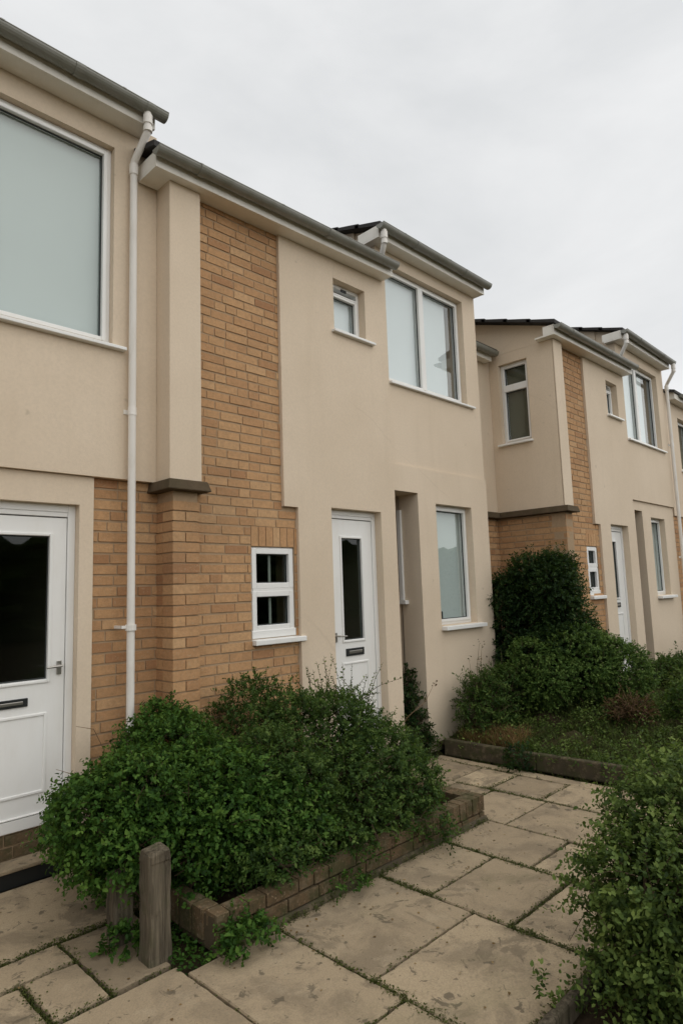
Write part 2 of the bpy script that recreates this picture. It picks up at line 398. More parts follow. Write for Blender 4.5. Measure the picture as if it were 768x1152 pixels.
def roof(parent, x0, x1, ye, ze, run, pitch=18.5, back=3.6):
    """courses of dark tiles stepping up from the eave at (ye, ze) to the ridge, then down again"""
    t = math.tan(R(pitch)); mb = MB(); n = int(run/.30); st = run/n
    for k in range(n):
        a, b = ye+k*st, ye+(k+1)*st+.05; za, zb = ze+k*st*t, ze+((k+1)*st+.05)*t
        mb.hull([(x0, a, za), (x1, a, za), (x1, b, zb), (x0, b, zb), (x0, a, za+.046), (x1, a, za+.046), (x1, b, zb+.032), (x0, b, zb+.032)])
    yr, zr = ye+run, ze+run*t
    mb.hull([(x0, yr, zr-.03), (x1, yr, zr-.03), (x1, yr+back, zr-.03-back*t), (x0, yr+back, zr-.03-back*t), (x0, yr, zr+.03), (x1, yr, zr+.03), (x1, yr+back, zr+.03-back*t), (x0, yr+back, zr+.03-back*t)])
    mb.tube([(x0, yr, zr+.01), (x1, yr, zr+.01)], .09, 8)
    return mb.build('roof', M_tile, parent)

def gable(mb, x0, x1, y0, y1, z0, ye, ze, pitch=18.5, mi=0):
    """side wall in the Y-Z plane whose top follows the roof slope"""
    t = math.tan(R(pitch)); top = lambda y: ze+(y-ye)*t-.002
    mb.hull([(x0, y0, z0), (x1, y0, z0), (x1, y1, z0), (x0, y1, z0), (x0, y0, top(y0)), (x1, y0, top(y0)), (x1, y1, top(y1)), (x0, y1, top(y1))], mi)

def cap(parent, x0, x1, y0, y1, z0, z1):
    mb = MB()
    mb.hull([(x0, y0, z0), (x1, y0, z0), (x1-.01, y1, z0), (x0, y1, z0), (x0+.012, y0+.012, z1), (x1-.03, y0+.012, z1), (x1-.03, y1, z1), (x0+.012, y1, z1)])
    return mb.build('cap_stone', M_stone, parent, bevel=.008)

GROUP = 'staggered terrace of cream and buff brick houses'

def terrace_house(H, label):
    """low brick-and-render bay with a door, and a higher bay with the big window"""
    y = H['y']; yb = y+.03; yh = y+.035
    root = empty('terraced_house', (H['xs'], y, 0), label, 'house', GROUP)
    xl, xs0, xs1, xe, xm, xr = H['pl'], H['s0'], H['s1'], H['ext'], H['low'], H['xr']     # pilaster left, strip left/right, extension right, low bay right, house right
    zl, zh = H['zlow'], H['zhigh']
    zn = H['notch']; yr_back = y+6.5
    bw = H['bw']; dr = H['door']; sw = H['sw']; rc = H['rec']; gw = H['gw']; big = H['big']
    # render of the low bay, with its corner wrapping the brick extension
    mb = MB(); th = .28
    mb.panel([(xs1, xm, zn, zl+.08), (xe, xm, 0, zn), (xm, rc[0], 0, rc[3]+.0)] if rc[0] > xm else [(xs1, xm, zn, zl+.08), (xe, xm, 0, zn)],
             [(dr[0], dr[1], -.1, dr[3]), sw[:4]], y, y+th)
    rw = mb.build('render_wall', M_render, root)
    # high bay: upper wall (big window) and ground wall (recess, window)
    zsplit = H.get('split', rc[3]+.12)
    mb = MB(); yu = y+H.get('upset', .03)
    mb.panel([(xm+.002, xr, zsplit, zh+.08)], [big[:4]], yu, yu+th)
    mb.build('render_wall', M_render, root)
    mb = MB(); yg = y+H.get('gset', .012)
    mb.panel([(xm+.002, xr, 0, zsplit-.002)], [(rc[0], rc[1], -.1, rc[3]), gw[:4]], yg, yg+th)
    mb.build('render_wall', M_render, root)
    # entrance recess box: side cheeks, back, ceiling
    mb = MB(); yk = y+th+.02
    mb.box(rc[0]-.2, rc[0], yk, y+1.0, 0, rc[3]+.2); mb.box(rc[1], rc[1]+.25, yk-.02, y+1.0, 0, rc[3]+.2)
    mb.box(rc[0], rc[1], y+.98, y+1.1, 0, rc[3]+.2); mb.box(rc[0], rc[1], yk, y+.98, rc[3], rc[3]+.2)
    rec = mb.build('porch_recess', M_render, root)
    # narrow white side light and its sill fixed on the recess' right cheek
    k = MB(); xw = rc[1]; k.box(xw-.03, xw, y+.24, y+.29, H['psill'], H['psill']+.95); k.build('side_light_frame', M_upvc, rec, bevel=.003)
    k = MB(); k.box(xw-.06, xw, y+.19, y+.30, H['psill']-.045, H['psill']-.004); k.build('sill', M_upvc, rec, bevel=.004)
    # brick strip and window surround
    rects = [(xs0, xs1, 0, zl+.05), (xs1, xe, 0, zn)]
    hole = [(bw[0], bw[1], bw[2], bw[3])]
    lint = (bw[0], min(bw[1]+.04, xe), bw[3], bw[3]+.165)
    mb = MB(); mb.panel(rects, hole, yb+.006, yb+.25, 0)
    mb.bricks(rects, hole+[lint], yb, 1, z0=H.get('bz', 0))
    x = lint[0]; w = .0755
    while x < lint[1]-.03:
        d0 = yb+random.uniform(-.002, .002); mb.box(x+.005, min(x+w-.005, lint[1]), d0, yb+.04, lint[2]+.004, lint[3]-.004, 1, min(1, max(0, random.gauss(.55, .25)))); x += w
    mb.build('brick_wall', [M_mortar, M_brick], root)
    # pilaster with brick pier and cap
    zc = H['zcap']; yp = y-.06
    mb = MB(); mb.box(xl, xs0, yp, yp+.0118 if H.get('side') else y+.26, zc+.002, zl-H.get('tilt', 0)+.06); pil = mb.build('pilaster', M_render, root, bevel=.004)
    cap(pil, xl-.04, xs0+.055, yp-.055, y+.26, zc-.075, zc)
    if not H.get('side'):
        mb = MB(); mb.box(xl+.045, xs0-.02, yp+.03, y+.24, 0, zc-.076, 0)
        k = 0
        while k*.075 < zc-.15:
            z = k*.075; a, b = xl+.035, xs0-.014; g = .0055
            cuts = [a, b] if k % 2 == 0 else [a, a+(b-a)*.48, b]
            for q in range(len(cuts)-1):
                j = random.uniform(-.0025, .0025)
                mb.box(cuts[q]+(g*.8 if q else 0), cuts[q+1]-(g*.8 if q < len(cuts)-2 else 0), yp+.02+j, y+.1, z+g, z+.075-g, 1, min(1, max(0, random.gauss(.5, .25))))
            mb.box(a+random.uniform(0, .003), a+.05, y+.1+.009, y+.235, z+g, z+.075-g, 1, min(1, max(0, random.gauss(.42, .25)))); k += 1
        mb.build('brick_pier', [M_mortar, M_brick], root)
    # door with threshold
    o = dr
    door(root, o[0]-.0, o[1], o[2], o[3], y+.085, H['dglass'], H['dletter'], H['dpanel'], H['dhandle'])
    mb = MB(); mb.box(o[0]-.02, o[1]+.02, y-.22, y+.2, 0, o[2]-.003); mb.build('door_step', M_kerb, root, bevel=.01)
    # windows
    def bar(mb, fy):
        mb.box(bw[0]+.02, bw[1]-.02, fy-.0105, fy+.055, H['bmid']-.018, H['bmid']+.018)
        mb.box(bw[0]+.001, bw[1]-.001, fy-.02, fy+.045, bw[2]+.001, bw[2]+.062)
    window(root, bw[0], bw[1], bw[2], bw[3], yb, panes=[(bw[0]+.012, bw[1]-.012, H['bmid']+.010, bw[3]-.012, .045), (bw[0]+.012, bw[1]-.012, bw[2]+.055, H['bmid']-.010, .045)],
           fw=.03, sill_left=0, sill_right=.075, sillh=.05, sill=(.03, .05), muntin=True, reveal=.02, glass=M_glassdoor, extra=bar)
    def vent(mb, fy):
        mid = (sw[0]+sw[1])/2; mb.box(sw[0]+.03, sw[1]-.03, fy-.016, fy+.05, sw[3]-.115, sw[3]-.098)
    swo = window(root, sw[0], sw[1], sw[2], sw[3], y, panes=[(sw[0]+.03, sw[1]-.03, sw[2]+.03, sw[3]-.10, .035)], fw=.035, sill_left=.035, sill_right=.10, sill=(.03, .045), reveal=.085,
                 extra=vent, blind=M_blindpale, blind_rect=(sw[0]+.03, sw[1]-.03, sw[2]+.03, sw[3]-.05))
    k = MB(); mid = (sw[0]+sw[1])/2; k.box(mid-.035, mid+.035, y+.072, y+.084, sw[3]-.055, sw[3]-.03); k.build('trickle_vent', M_black, swo)
    mx = big[4]
    window(root, big[0], big[1], big[2], big[3], yu, panes=[(big[0]+.03, mx-.012, big[2]+.03, big[3]-.03, .03), (mx+.012, big[1]-.03, big[2]+.03, big[3]-.03, .03)], fw=.045,
           extra=lambda mb, fy: mb.box(mx-.028, mx+.028, fy-.014, fy+.07, big[2]+.045, big[3]-.045), sill_left=.0, sill_right=.12, sill=(.03, .04), reveal=.075,
           blind=M_blindpale, blind_rect=(big[0]+.02, big[1]-H.get('bgap', .17), big[2]+.02, big[3]-.02))
    window(root, gw[0], gw[1], gw[2], gw[3], yg, panes=[(gw[0]+.03, gw[1]-.03, gw[2]+.03, gw[3]-.03, .03)], fw=.05, sill_left=.0, sill_right=.09, sill=(.03, .07), sillh=.05, reveal=.085,
           blind=M_blind, blind_rect=(gw[0]+.02, gw[1]-.045, gw[2]+.02, gw[3]-.02))
    # eaves, gutters, roofs
    ti = H.get('tilt', 0)
    eave(root, H['fl'], H['fr'], y, zl, .145, .13, gl=.03, gr=-.005, tilt=ti, collars=(H['fl']+.35, H['fr']-.95), side_l=H.get('ret', .21))
    yc, zc_, zz = eave(root, H['hl'], H['hr'], yu, zh, .145, .13, gl=.04, gr=.02, collars=(H['hl']+.55, H['hr']-.5), side_l=.14)
    downpipe(root, H['hl']+.02, H['hl']+.10, yc, zz(H['hl'])+zc_-.05, yu, zl+.17, ())
    roof(root, H['fl']-.03, H['hl']+.12, y-.17, zl-ti*.6+.115, 3.2)
    roof(root, H['hl'], H['hr']-.02, yu-.17, zh+.115, 3.0)
    mb = MB(); gable(mb, H['hl']+.1, H['hl']+.3, yu+.285, yu+5.5, zl+.06, yu-.17, zh+.115); gable(mb, xr-.2, xr-.001, yu+.285, yu+5.5, 0, yu-.17, zh+.115)
    mb.face([(H['hl']+.12, yu+.05, zh+.02), (H['hl']+.12, yu+.29, zh+.02), (H['hl']+.12, yu+.29, zh+.27), (H['hl']+.12, yu+.05, zh+.19)])
    mb.box(H['hl']+.1, xm, yu, yu+.284, zl+.09, zh+.08)
    mb.build('gable_wall', M_render, root)
    # body: party wall, floors, back
    mb = MB(); mb.box(xs0-.02, xs0+.1, yb+.26, y+5.5, .02, zl+.15); mb.box(xs0, xr-.21, y+5.5, y+5.7, 0, zl+1.0); mb.box(xs0+.1, xr-.21, y+1.12, y+5.5, 2.72, 2.85); mb.box(xs0+.1, xr-.21, y+.30, y+1.12, 2.84, 2.95)
    mb.box(xs0+.1, xr-.21, y+.3, y+5.5, -.02, .05); mb.box(xm-.06, xm+.04, y+.3, y+5.5, 2.96, zh)
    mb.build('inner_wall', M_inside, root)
    return root

# ------------------------------------------------------------------ house in the middle
H2 = dict(xs=2.33, y=4.06, pl=2.335, s0=2.60, s1=3.44, ext=3.594, low=4.868, xr=6.605, zlow=4.80, zhigh=5.19, notch=2.36, zcap=2.47,
          bw=(3.11, 3.565, 1.285, 2.015), bmid=1.668, door=(3.99, 4.665, .15, 2.385), sw=(4.105, 4.546, 4.09, 4.605), rec=(4.885, 5.272, 0, 2.625),
          gw=(5.58, 6.262, 1.235, 2.537), big=(4.91, 6.337, 3.775, 5.06, 5.60), psill=1.52,
          dglass=(4.195, 4.465, 1.19, 2.125), dletter=(4.215, 4.45, 1.045, 1.112), dpanel=(4.17, 4.51, .33, .99), dhandle=(4.085, 1.235, 1),
          fl=2.175, fr=4.825, hl=4.67, hr=6.625, tilt=.05, split=2.9, upset=.03, gset=.012)
house2 = terrace_house(H2, 'middle house in full view, with tall brick strip and narrow-paned white door beside brick planter')

k = MB(); k.box(5.735, 5.79, 4.205, 4.235, 1.29, 1.375); k.build('black_switch_box', M_black, house2)

H3 = dict(xs=7.3, y=3.5, pl=7.32, s0=7.555, s1=8.29, ext=8.445, low=9.66, xr=11.50, zlow=4.70, zhigh=5.19, notch=2.40, zcap=2.57,
          bw=(8.03, 8.35, 1.47, 2.10), bmid=1.825, door=(8.78, 9.392, .35, 2.42), sw=(9.02, 9.41, 4.01, 4.51), rec=(9.69, 10.09, 0, 2.684),
          gw=(10.44, 11.05, 1.40, 2.61), big=(9.70, 11.19, 3.765, 5.03, 10.40), psill=1.6,
          dglass=(8.93, 9.13, 1.41, 2.19), dletter=(8.95, 9.12, 1.28, 1.345), dpanel=(8.90, 9.2, .55, 1.2), dhandle=(8.86, 1.4, 1),
          ret=.005, fl=7.20, fr=9.69, hl=9.40, hr=11.47, tilt=.04, split=2.83, upset=.005, gset=.035, side=True, bgap=.30)
house3 = terrace_house(H3, 'farther house behind the tall dark shrub, with a window in its left side wall')

# side wall of the farther house, with its window, string course and brick base
X3 = 7.32; Yf, Yb = 3.445, 7.5
mb = MB(LEFT)
swn = (-4.22, -3.81, 3.46, 4.52)
mb.panel([(-4.9, -(Yf+.012), 2.572, 4.66)], [swn], X3, X3+.234)
mb.build('side_wall', M_render, house3)
mb = MB(); gable(mb, X3, X3+.234, Yf+.07, 7.2, 4.662, 3.33, 4.79); mb.build('gable_wall', M_render, house3)
mb = MB(); mb.box(X3, X3+.2, 4.9, 7.5, 0, 4.66); mb.build('side_wall', M_render, house3)
def tr(mb, fy): mb.box(swn[0]+.03, swn[1]-.03, fy-.012, fy+.06, 4.17, 4.225)
window(house3, *swn, X3, T=LEFT, panes=[(swn[0]+.03, swn[1]-.03, 4.22, swn[3]-.03, .022), (swn[0]+.03, swn[1]-.03, swn[2]+.03, 4.175, .022)], fw=.045, extra=tr, sill_left=.05, sill_right=.02, sill=(.03, .05), reveal=.06,
       blind=M_curtain, blind_rect=(swn[0]+.02, swn[1]-.02, swn[2]+.02, swn[3]-.02))
mb = MB(LEFT); rects = [(-5.0, -(Yf+.02), 0, 2.49)]
mb.panel(rects, [], X3+.047, X3+.22, 0); mb.bricks(rects, [], X3+.04, 1)
mb.build('brick_wall', [M_mortar, M_brick], house3)
mb = MB(); fx = X3+.04; rects = [(fx+.001, 7.553, 0, 2.49)]
mb.panel(rects, [], Yf+.027, Yf+.2, 0); mb.bricks(rects, [], Yf+.02, 1); mb.build('brick_pier', [M_mortar, M_brick], house3)
mb = MB(); mb.box(X3-.045, X3+.1, Yf+.263, 4.9, 2.492, 2.568); mb.build('string_course', M_stone, house3, bevel=.01)
# recessed link between the two houses
mb = MB(); mb.panel([(6.61, 7.318, 2.572, 4.62)], [], 4.36, 4.6); mb.build('recessed_wall', M_render, house3)
mb = MB(); rects = [(6.61, 7.36, 0, 2.49)]; mb.panel(rects, [], 4.397, 4.6, 0); mb.bricks(rects, [], 4.39, 1); mb.build('brick_wall', [M_mortar, M_brick], house3)
mb = MB(); mb.box(6.61, 7.27, 4.30, 4.5, 2.492, 2.568); mb.build('string_course', M_stone, house3, bevel=.01)
eave(house3, 6.63, 7.20, 4.36, 4.56, .12, .12, gl=0, gr=.02, side_l=.1)
mb = MB(); mb.hull([(6.62, 4.2, 4.68), (7.3, 4.2, 4.68), (7.3, 7, 5.6), (6.62, 7, 5.6), (6.62, 4.2, 4.73), (7.3, 4.2, 4.73), (7.3, 7, 5.65), (6.62, 7, 5.65)]); mb.build('roof', M_tile, house3)
# pipe at the far corner of that house
downpipe(house3, 11.43, 11.53, 3.29, 5.26, 3.505, .3, (3.9, 2.0))

# ------------------------------------------------------------------ near house on the left
house1 = empty('terraced_house', (1.0, 4.2, 0), 'nearest house cut off by the left edge, large dark door pane under teal window', 'house', GROUP)
yu, yd, ybk = 4.19, 4.222, 4.25
W1 = (.30, 1.992, 3.43, 4.95)
mb = MB(); mb.panel([(-2.5, 2.333, 2.47, 5.20)], [W1], yu, yu+.28); mb.build('render_wall', M_render, house1)
D1 = (.86, 1.789, .262, 2.272)
mb = MB(); mb.panel([(.62, 1.885, 0, 2.467)], [(D1[0], D1[1], -.1, D1[3])], yd, yd+.25); mb.build('render_wall', M_render, house1)
for a, b in ((1.8855, 2.39), (-2.5, .6195)):
    mb = MB(); rects = [(a, b, 0, 2.467)]; mb.panel(rects, [], ybk+.007, ybk+.22, 0); mb.bricks(rects, [], ybk, 1); mb.build('brick_wall', [M_mortar, M_brick], house1)
window(house1, *W1, yu, panes=[(W1[0]+.03, 1.10, W1[2]+.03, W1[3]-.03, .03), (1.13, W1[1]-.03, W1[2]+.03, W1[3]-.03, .03)], fw=.04, extra=lambda mb, fy: mb.box(1.085, 1.145, fy-.014, fy+.07, W1[2]+.045, W1[3]-.045),
       sill_left=.05, sill_right=.085, sill=(.03, .05), reveal=.055, blind=M_blind, blind_rect=(W1[0]+.02, W1[1]-.02, W1[2]+.02, W1[3]-.02))
door(house1, D1[0], D1[1], D1[2], D1[3], 4.283, (1.03, 1.628, 1.145, 2.062), (1.17, 1.512, .992, 1.043), (1.01, 1.63, .455, .94), (1.70, 1.222, -1), low=(.335, .345))
mb = MB(); rects = [(D1[0], D1[1], 0, .26)]; mb.panel(rects, [], 4.30, 4.4, 0); mb.bricks(rects, [], 4.29, 1, z0=.035); mb.build('threshold_bricks', [M_mortar, M_brickdark], house1)
mb = MB(); mb.box(.55, 1.93, 4.135, 4.289, .088, .112); st = mb.build('door_step', M_slab, house1, bevel=.006)
mb = MB(); mb.box(.57, 1.92, 4.15, 4.2, 0, .087); mb.build('riser', M_black, st)
yc, zc_, zz = eave(house1, -2.4, 2.225, yu, 5.118, .17, .12, gl=.02, gr=.055, collars=(2.14, 1.62, .78), side_l=.3)
downpipe(house1, 2.135, 2.118, yc, zz(0)+zc_-.05, yu, .05, (2.955,))
k = MB(); k.tube([(2.118, 4.14, 1.42), (2.118, 4.14, 1.46)], .037, 14); k.box(2.05, 2.118, 4.135, 4.145, 1.435, 1.455); k.box(2.05, 2.06, 4.14, 4.25, 1.435, 1.455); k.build('pipe_clip', M_pipe, house1)
roof(house1, -2.5, 2.235, yu-.19, 5.118+.10, 3.0)
mb = MB(); gable(mb, 1.98, 2.10, yu+.285, yu+5.5, .02, yu-.19, 5.118+.10); mb.build('gable_wall', M_render, house1)
mb = MB(); gable(mb, 2.10, 2.332, yu+.285, yu+5.5, .02, yu-.19, 4.75); mb.build('party_wall', M_render, house1)
mb = MB(); mb.box(-2.7, -2.5, yu, yu+5.5, 0, 5.2); mb.build('gable_wall', M_render, house1)
mb = MB(); mb.box(-2.5, 1.97, yu+5.5, yu+5.7, 0, 5.5); mb.box(-2.5, 1.97, 4.5, yu+5.5, 2.5, 2.75); mb.box(-2.5, 1.97, 4.5, yu+5.5, -.02, .05)
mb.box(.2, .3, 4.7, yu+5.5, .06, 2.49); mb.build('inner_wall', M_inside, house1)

# ------------------------------------------------------------------ last house at the right edge
y4 = 3.53
house4 = empty('terraced_house', (11.6, y4, 0), 'last house, mostly cut off by the right edge, cream wall over brick', 'house', GROUP)
w4 = (12.2, 12.95, 3.55, 4.50)
mb = MB(); mb.panel([(11.56, 16.5, 2.70, 4.85)], [w4], y4, y4+.28); mb.build('render_wall', M_render, house4)
mb = MB(); rects = [(11.502, 16.5, 0, 2.695)]; mb.panel(rects, [], y4+.037, y4+.25, 0); mb.bricks(rects, [], y4+.03, 1); mb.build('brick_wall', [M_mortar, M_brick], house4)
window(house4, *w4, y4, panes=[(w4[0]+.03, w4[1]-.03, w4[2]+.03, w4[3]-.03, .03)], blind=M_curtain, blind_rect=(w4[0]+.02, w4[1]-.02, w4[2]+.02, w4[3]-.02))
eave(house4, 11.68, 16.5, y4, 4.72, .145, .13, gl=-.2, gr=0)
roof(house4, 11.62, 16.5, y4-.17, 4.82, 3.0)
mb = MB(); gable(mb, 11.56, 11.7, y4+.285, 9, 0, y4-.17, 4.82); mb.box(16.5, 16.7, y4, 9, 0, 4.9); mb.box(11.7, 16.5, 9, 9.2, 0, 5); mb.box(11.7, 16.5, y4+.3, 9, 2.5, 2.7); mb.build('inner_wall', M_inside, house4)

# ------------------------------------------------------------------ ground, paving
mb = MB(); mb.face([(-300, -300, -.035), (300, -300, -.035), (300, 300, -.035), (-300, 300, -.035)]); structure(mb.build('ground', M_soil))
slabs = []
def band(x0, x1, cuts):
    for a, b in zip(cuts[:-1], cuts[1:]): slabs.append((x0, x1, b, a))
band(1.63, 2.13, [2.66, 1.83, 1.20, .55, -.2, -.9, -1.6, -2.3, -3])
band(2.13, 2.90, [2.66, 2.015, 1.36]); band(2.90, 3.54, [2.66, 2.285, 1.80, 1.36]); band(3.54, 4.05, [2.66, 2.05, 1.36])
band(4.05, 4.66, [3.95, 3.32, 2.97, 2.51, 1.95, 1.36]); band(4.66, 5.15, [3.95, 3.385, 3.03, 2.56, 1.98, 1.36]); band(5.15, 5.29, [3.95, 3.1, 2.2, 1.36])
band(2.13, 2.2, [1.2, .5, -.3, -1.1, -2, -3])
slabs += [(1.05, 1.63, 2.745, 2.05+.1), (1.10, 1.345, 3.12, 2.765), (1.345, 1.63, 3.13, 2.765), (1.345, 1.75, 3.345, 3.13), (.62, 1.345, 3.345, 3.135), (-.6, 1.10, 3.12, 2.765), (-.6, .62, 3.345, 3.135),
          (-.2, 1.95, 4.14, 3.36), (-2, -.22, 4.14, 3.36)]
slabs = [(a, b, min(c, d), max(c, d)) for a, b, c, d in slabs]
for x0, x1 in ((-2, -1.3), (-1.3, -.6), (-.6, .2), (.2, 1.05)):
    c = [2.745, 2.1, 1.4, .7, 0, -.7, -1.5, -2.3, -3]
    for a, b in zip(c[:-1], c[1:]): slabs.append((x0, x1, b+.0, a))
for a, b in zip([2.14, 1.5, .8, .1, -.7, -1.5, -2.3, -3][:-1], [1.5, .8, .1, -.7, -1.5, -2.3, -3]): slabs.append((1.05, 1.63, b, a))
slabs += [(2.13, 5.29, 0, 0)][:0]
mb = MB(); joints = []
for (x0, x1, y0, y1) in slabs:
    g = .005; a, b, c, d = x0+g+random.uniform(-.004, .004), x1-g+random.uniform(-.004, .004), y0+g+random.uniform(-.004, .004), y1-g+random.uniform(-.004, .004)
    e = .006; tn = min(1, max(0, random.gauss(.60, .26))); ta, tb, t0 = random.uniform(-.004, .004), random.uniform(-.004, .004), random.uniform(-.003, .003)
    ring = []; ph = random.uniform(0, 6)
    for (px, py), (qx, qy) in (((a, c), (b, c)), ((b, c), (b, d)), ((b, d), (a, d)), ((a, d), (a, c))):
        k = max(3, int(math.hypot(qx-px, qy-py)/.035))
        for q in range(k):
            t = q/k; nx, ny = (qy-py), -(qx-px); ln_ = math.hypot(nx, ny); w_ = -abs(random.gauss(0, .0022))-.0025*(1+math.sin(ph+t*9))*.5-(.006*random.random() if q == 0 else 0)
            ring.append((px+(qx-px)*t+nx/ln_*w_, py+(qy-py)*t+ny/ln_*w_))
    hgt = lambda X, Y: t0+ta*(X-a)/max(.1, b-a)+tb*(Y-c)/max(.1, d-c)
    cx_, cy_ = (a+b)/2, (c+d)/2; n_ = len(ring)
    inn = [(X+(cx_-X)*e/max(.05, math.hypot(cx_-X, cy_-Y)), Y+(cy_-Y)*e/max(.05, math.hypot(cx_-X, cy_-Y))) for X, Y in ring]
    top = [(X, Y, hgt(X, Y)) for X, Y in inn]
    mb.face(top, 0, tn)
    for q in range(n_):
        r_ = (q+1) % n_
        mb.face([(*ring[q], hgt(*ring[q])-.006), (*ring[r_], hgt(*ring[r_])-.006), top[r_], top[q]], 0, tn)
        mb.face([(*ring[q], -.05), (*ring[r_], -.05), (*ring[r_], hgt(*ring[r_])-.006), (*ring[q], hgt(*ring[q])-.006)], 0, tn)
    joints += [((x0, y0), (x1, y0)), ((x0, y0), (x0, y1))]
structure(mb.build('paving', M_slab))

# planter bed soil and its low brick wall
bedz = lambda x: .09+.22*min(1, max(0, (x-5.5)/1.1))
def soil_bed(name, x0, x1, y0, y1, z, n=26, amp=.03):
    mb = MB(); xs = np.linspace(x0, x1, n); ys = np.linspace(y0, y1, n); zf = z if callable(z) else (lambda x: z)
    hz = rng.normal(0, amp, (n, n)); hz = (hz+np.roll(hz, 1, 0)+np.roll(hz, 1, 1)+np.roll(hz, (1, 1), (0, 1)))/2
    for i in range(n-1):
        for j in range(n-1):
            mb.face([(xs[i], ys[j], zf(xs[i])+hz[i, j]), (xs[i+1], ys[j], zf(xs[i+1])+hz[i+1, j]), (xs[i+1], ys[j+1], zf(xs[i+1])+hz[i+1, j+1]), (xs[i], ys[j+1], zf(xs[i])+hz[i, j+1])])
    return structure(mb.build(name, M_soil, smooth=True))
soil_bed('planter_soil', 1.86, 3.93, 2.77, 4.04, .06)
soil_bed('garden_bed', 5.37, 13, -2, 4.35, bedz, 60)
soil_bed('porch_bed', 4.05, 5.36, 3.97, 4.6, -.02, 20, .01)
soil_bed('corner_bed', 2.25, 5.28, -2, 1.25, .05)

mossy(M_brickdark); mossy(M_kerb)
pw = empty('planter_wall', (3.0, 2.7, 0), 'low brown brick retaining wall around the overgrown planter, with a square open corner', 'wall')
mb = MB(); mb.box(1.80, 4.045, 2.69, 2.775, 0, .150, 0); mb.box(3.94, 4.045, 2.775, 3.99, 0, .150, 0); mb.box(1.80, 1.87, 2.775, 3.0, 0, .15, 0)
mb.bricks([(1.80, 3.30, .025, .172)], [], 2.67, 1, course=.072, z0=.027, depth=.09, gap=.006)
x = 3.30
while x < 4.05:
    b = min(x+.0755, 4.055); mb.box(x+.004, b-.003, 2.67+random.uniform(-.003, .003), 2.775, .062, .170+random.uniform(-.002, .002), 1, min(1, max(0, random.gauss(.55, .2)))); x += .0755
mb.bricks([(3.30, 4.055, -.012, .060)], [], 2.672, 1, course=.072, z0=-.012, depth=.08)
yy = 2.78
while yy < 3.98:
    mb.box(3.93, 4.055+random.uniform(-.003, .003), yy+.004, yy+.0715, .004, .168+random.uniform(-.003, .003), 1, min(1, max(0, random.gauss(.55, .2)))); yy += .0755
for yy in (2.68, 2.79, 2.90): mb.box(1.792, 1.88, yy+.096, yy+.19, .03, .165, 1, .4)
mb.build('brickwork', [M_mortardark, M_brickdark], pw, bevel=.002)
mb = MB(); mb.hull([(1.79, 2.645, 0), (4.06, 2.645, 0), (4.06, 2.69, 0), (1.79, 2.69, 0), (1.79, 2.664, .026), (4.06, 2.664, .026), (4.06, 2.69, .03), (1.79, 2.69, .03)]); mb.build('mortar_fillet', M_kerb, pw)

# kerbs of the garden bed on the right
def kerb(name, pts, h, t, label, mat=M_kerb):
    mb = MB()
    for (xa, ya), (xb, yb_) in zip(pts[:-1], pts[1:]):
        d = Vector((xb-xa, yb_-ya, 0)); L = d.length; d.normalize(); n = Vector((-d.y, d.x, 0)); k = max(1, int(L/.9)); st = L/k
        for j in range(k):
            p = Vector((xa, ya, 0))+d*(st*j+.002); q = Vector((xa, ya, 0))+d*(st*(j+1)-.002); z1, z2 = h+random.uniform(-.006, .006), h+random.uniform(-.006, .006)
            mb.hull([tuple(p), tuple(q), tuple(q+n*t), tuple(p+n*t), (p.x, p.y, z1), (q.x, q.y, z2), tuple(q+n*t+Vector((0, 0, z2))), tuple(p+n*t+Vector((0, 0, z1)))])
    return tag(mb.build(name, mat, bevel=.012), label, 'kerb')
kerb('garden_kerb', [(5.30, 3.92), (5.38, 2.0), (5.40, 1.25)], .15, .07, 'long dark mossy kerb edging the raised weedy bed beyond the paving')
kerb('timber_edging', [(2.20, 1.25), (5.35, 1.25)], .095, .04, 'thin timber edging board at the foot of the near right shrub', M_wood)

# ------------------------------------------------------------------ posts
def post(loc, h, w, lean, label):
    root = MB(); n = 8; rings = []
    zs = [0, .05, .1, .16, .22, h*.5, h*.6, h*.7, h*.8, h-.05, h-.045, h-.012, h]
    for k, z in enumerate(zs):
        s = [1.05, 1.02, 1, .99, .99, .98, .98, .97, .97, .965, .99, .98, .90][k]
        for (a, b) in ((-1, -.82), (-.82, -1), (.82, -1), (1, -.82), (1, .82), (.82, 1), (-.82, 1), (-1, .82)):
            j = 1+random.uniform(-.05, .05); root.v.append((loc[0]+a*w/2*s*j+lean[0]*z, loc[1]+b*w/2*s*j+lean[1]*z, loc[2]+z+(random.uniform(-.012, .008) if k > 10 else 0)))
        rings.append(k*8)
    for k in range(len(zs)-1):
        for j in range(8): root.f.append((k*8+j, k*8+(j+1) % 8, (k+1)*8+(j+1) % 8, (k+1)*8+j)); root.m.append(0); root.t.append(.5)
    root.f.append(tuple((len(zs)-1)*8+j for j in range(8))); root.m.append(0); root.t.append(.5)
    return tag(root.build('wooden_post', M_wood, bevel=.003), label, 'post', 'old wooden posts at the planter corner')
post((1.595, 2.86, -.02), .50, .112, (-.01, .0), 'taller weathered grey wooden post standing in front of the leafy shrub')
post((1.56, 3.13, -.02), .33, .10, (-.02, .03), 'short wooden post stump half hidden under the leafy shrub')

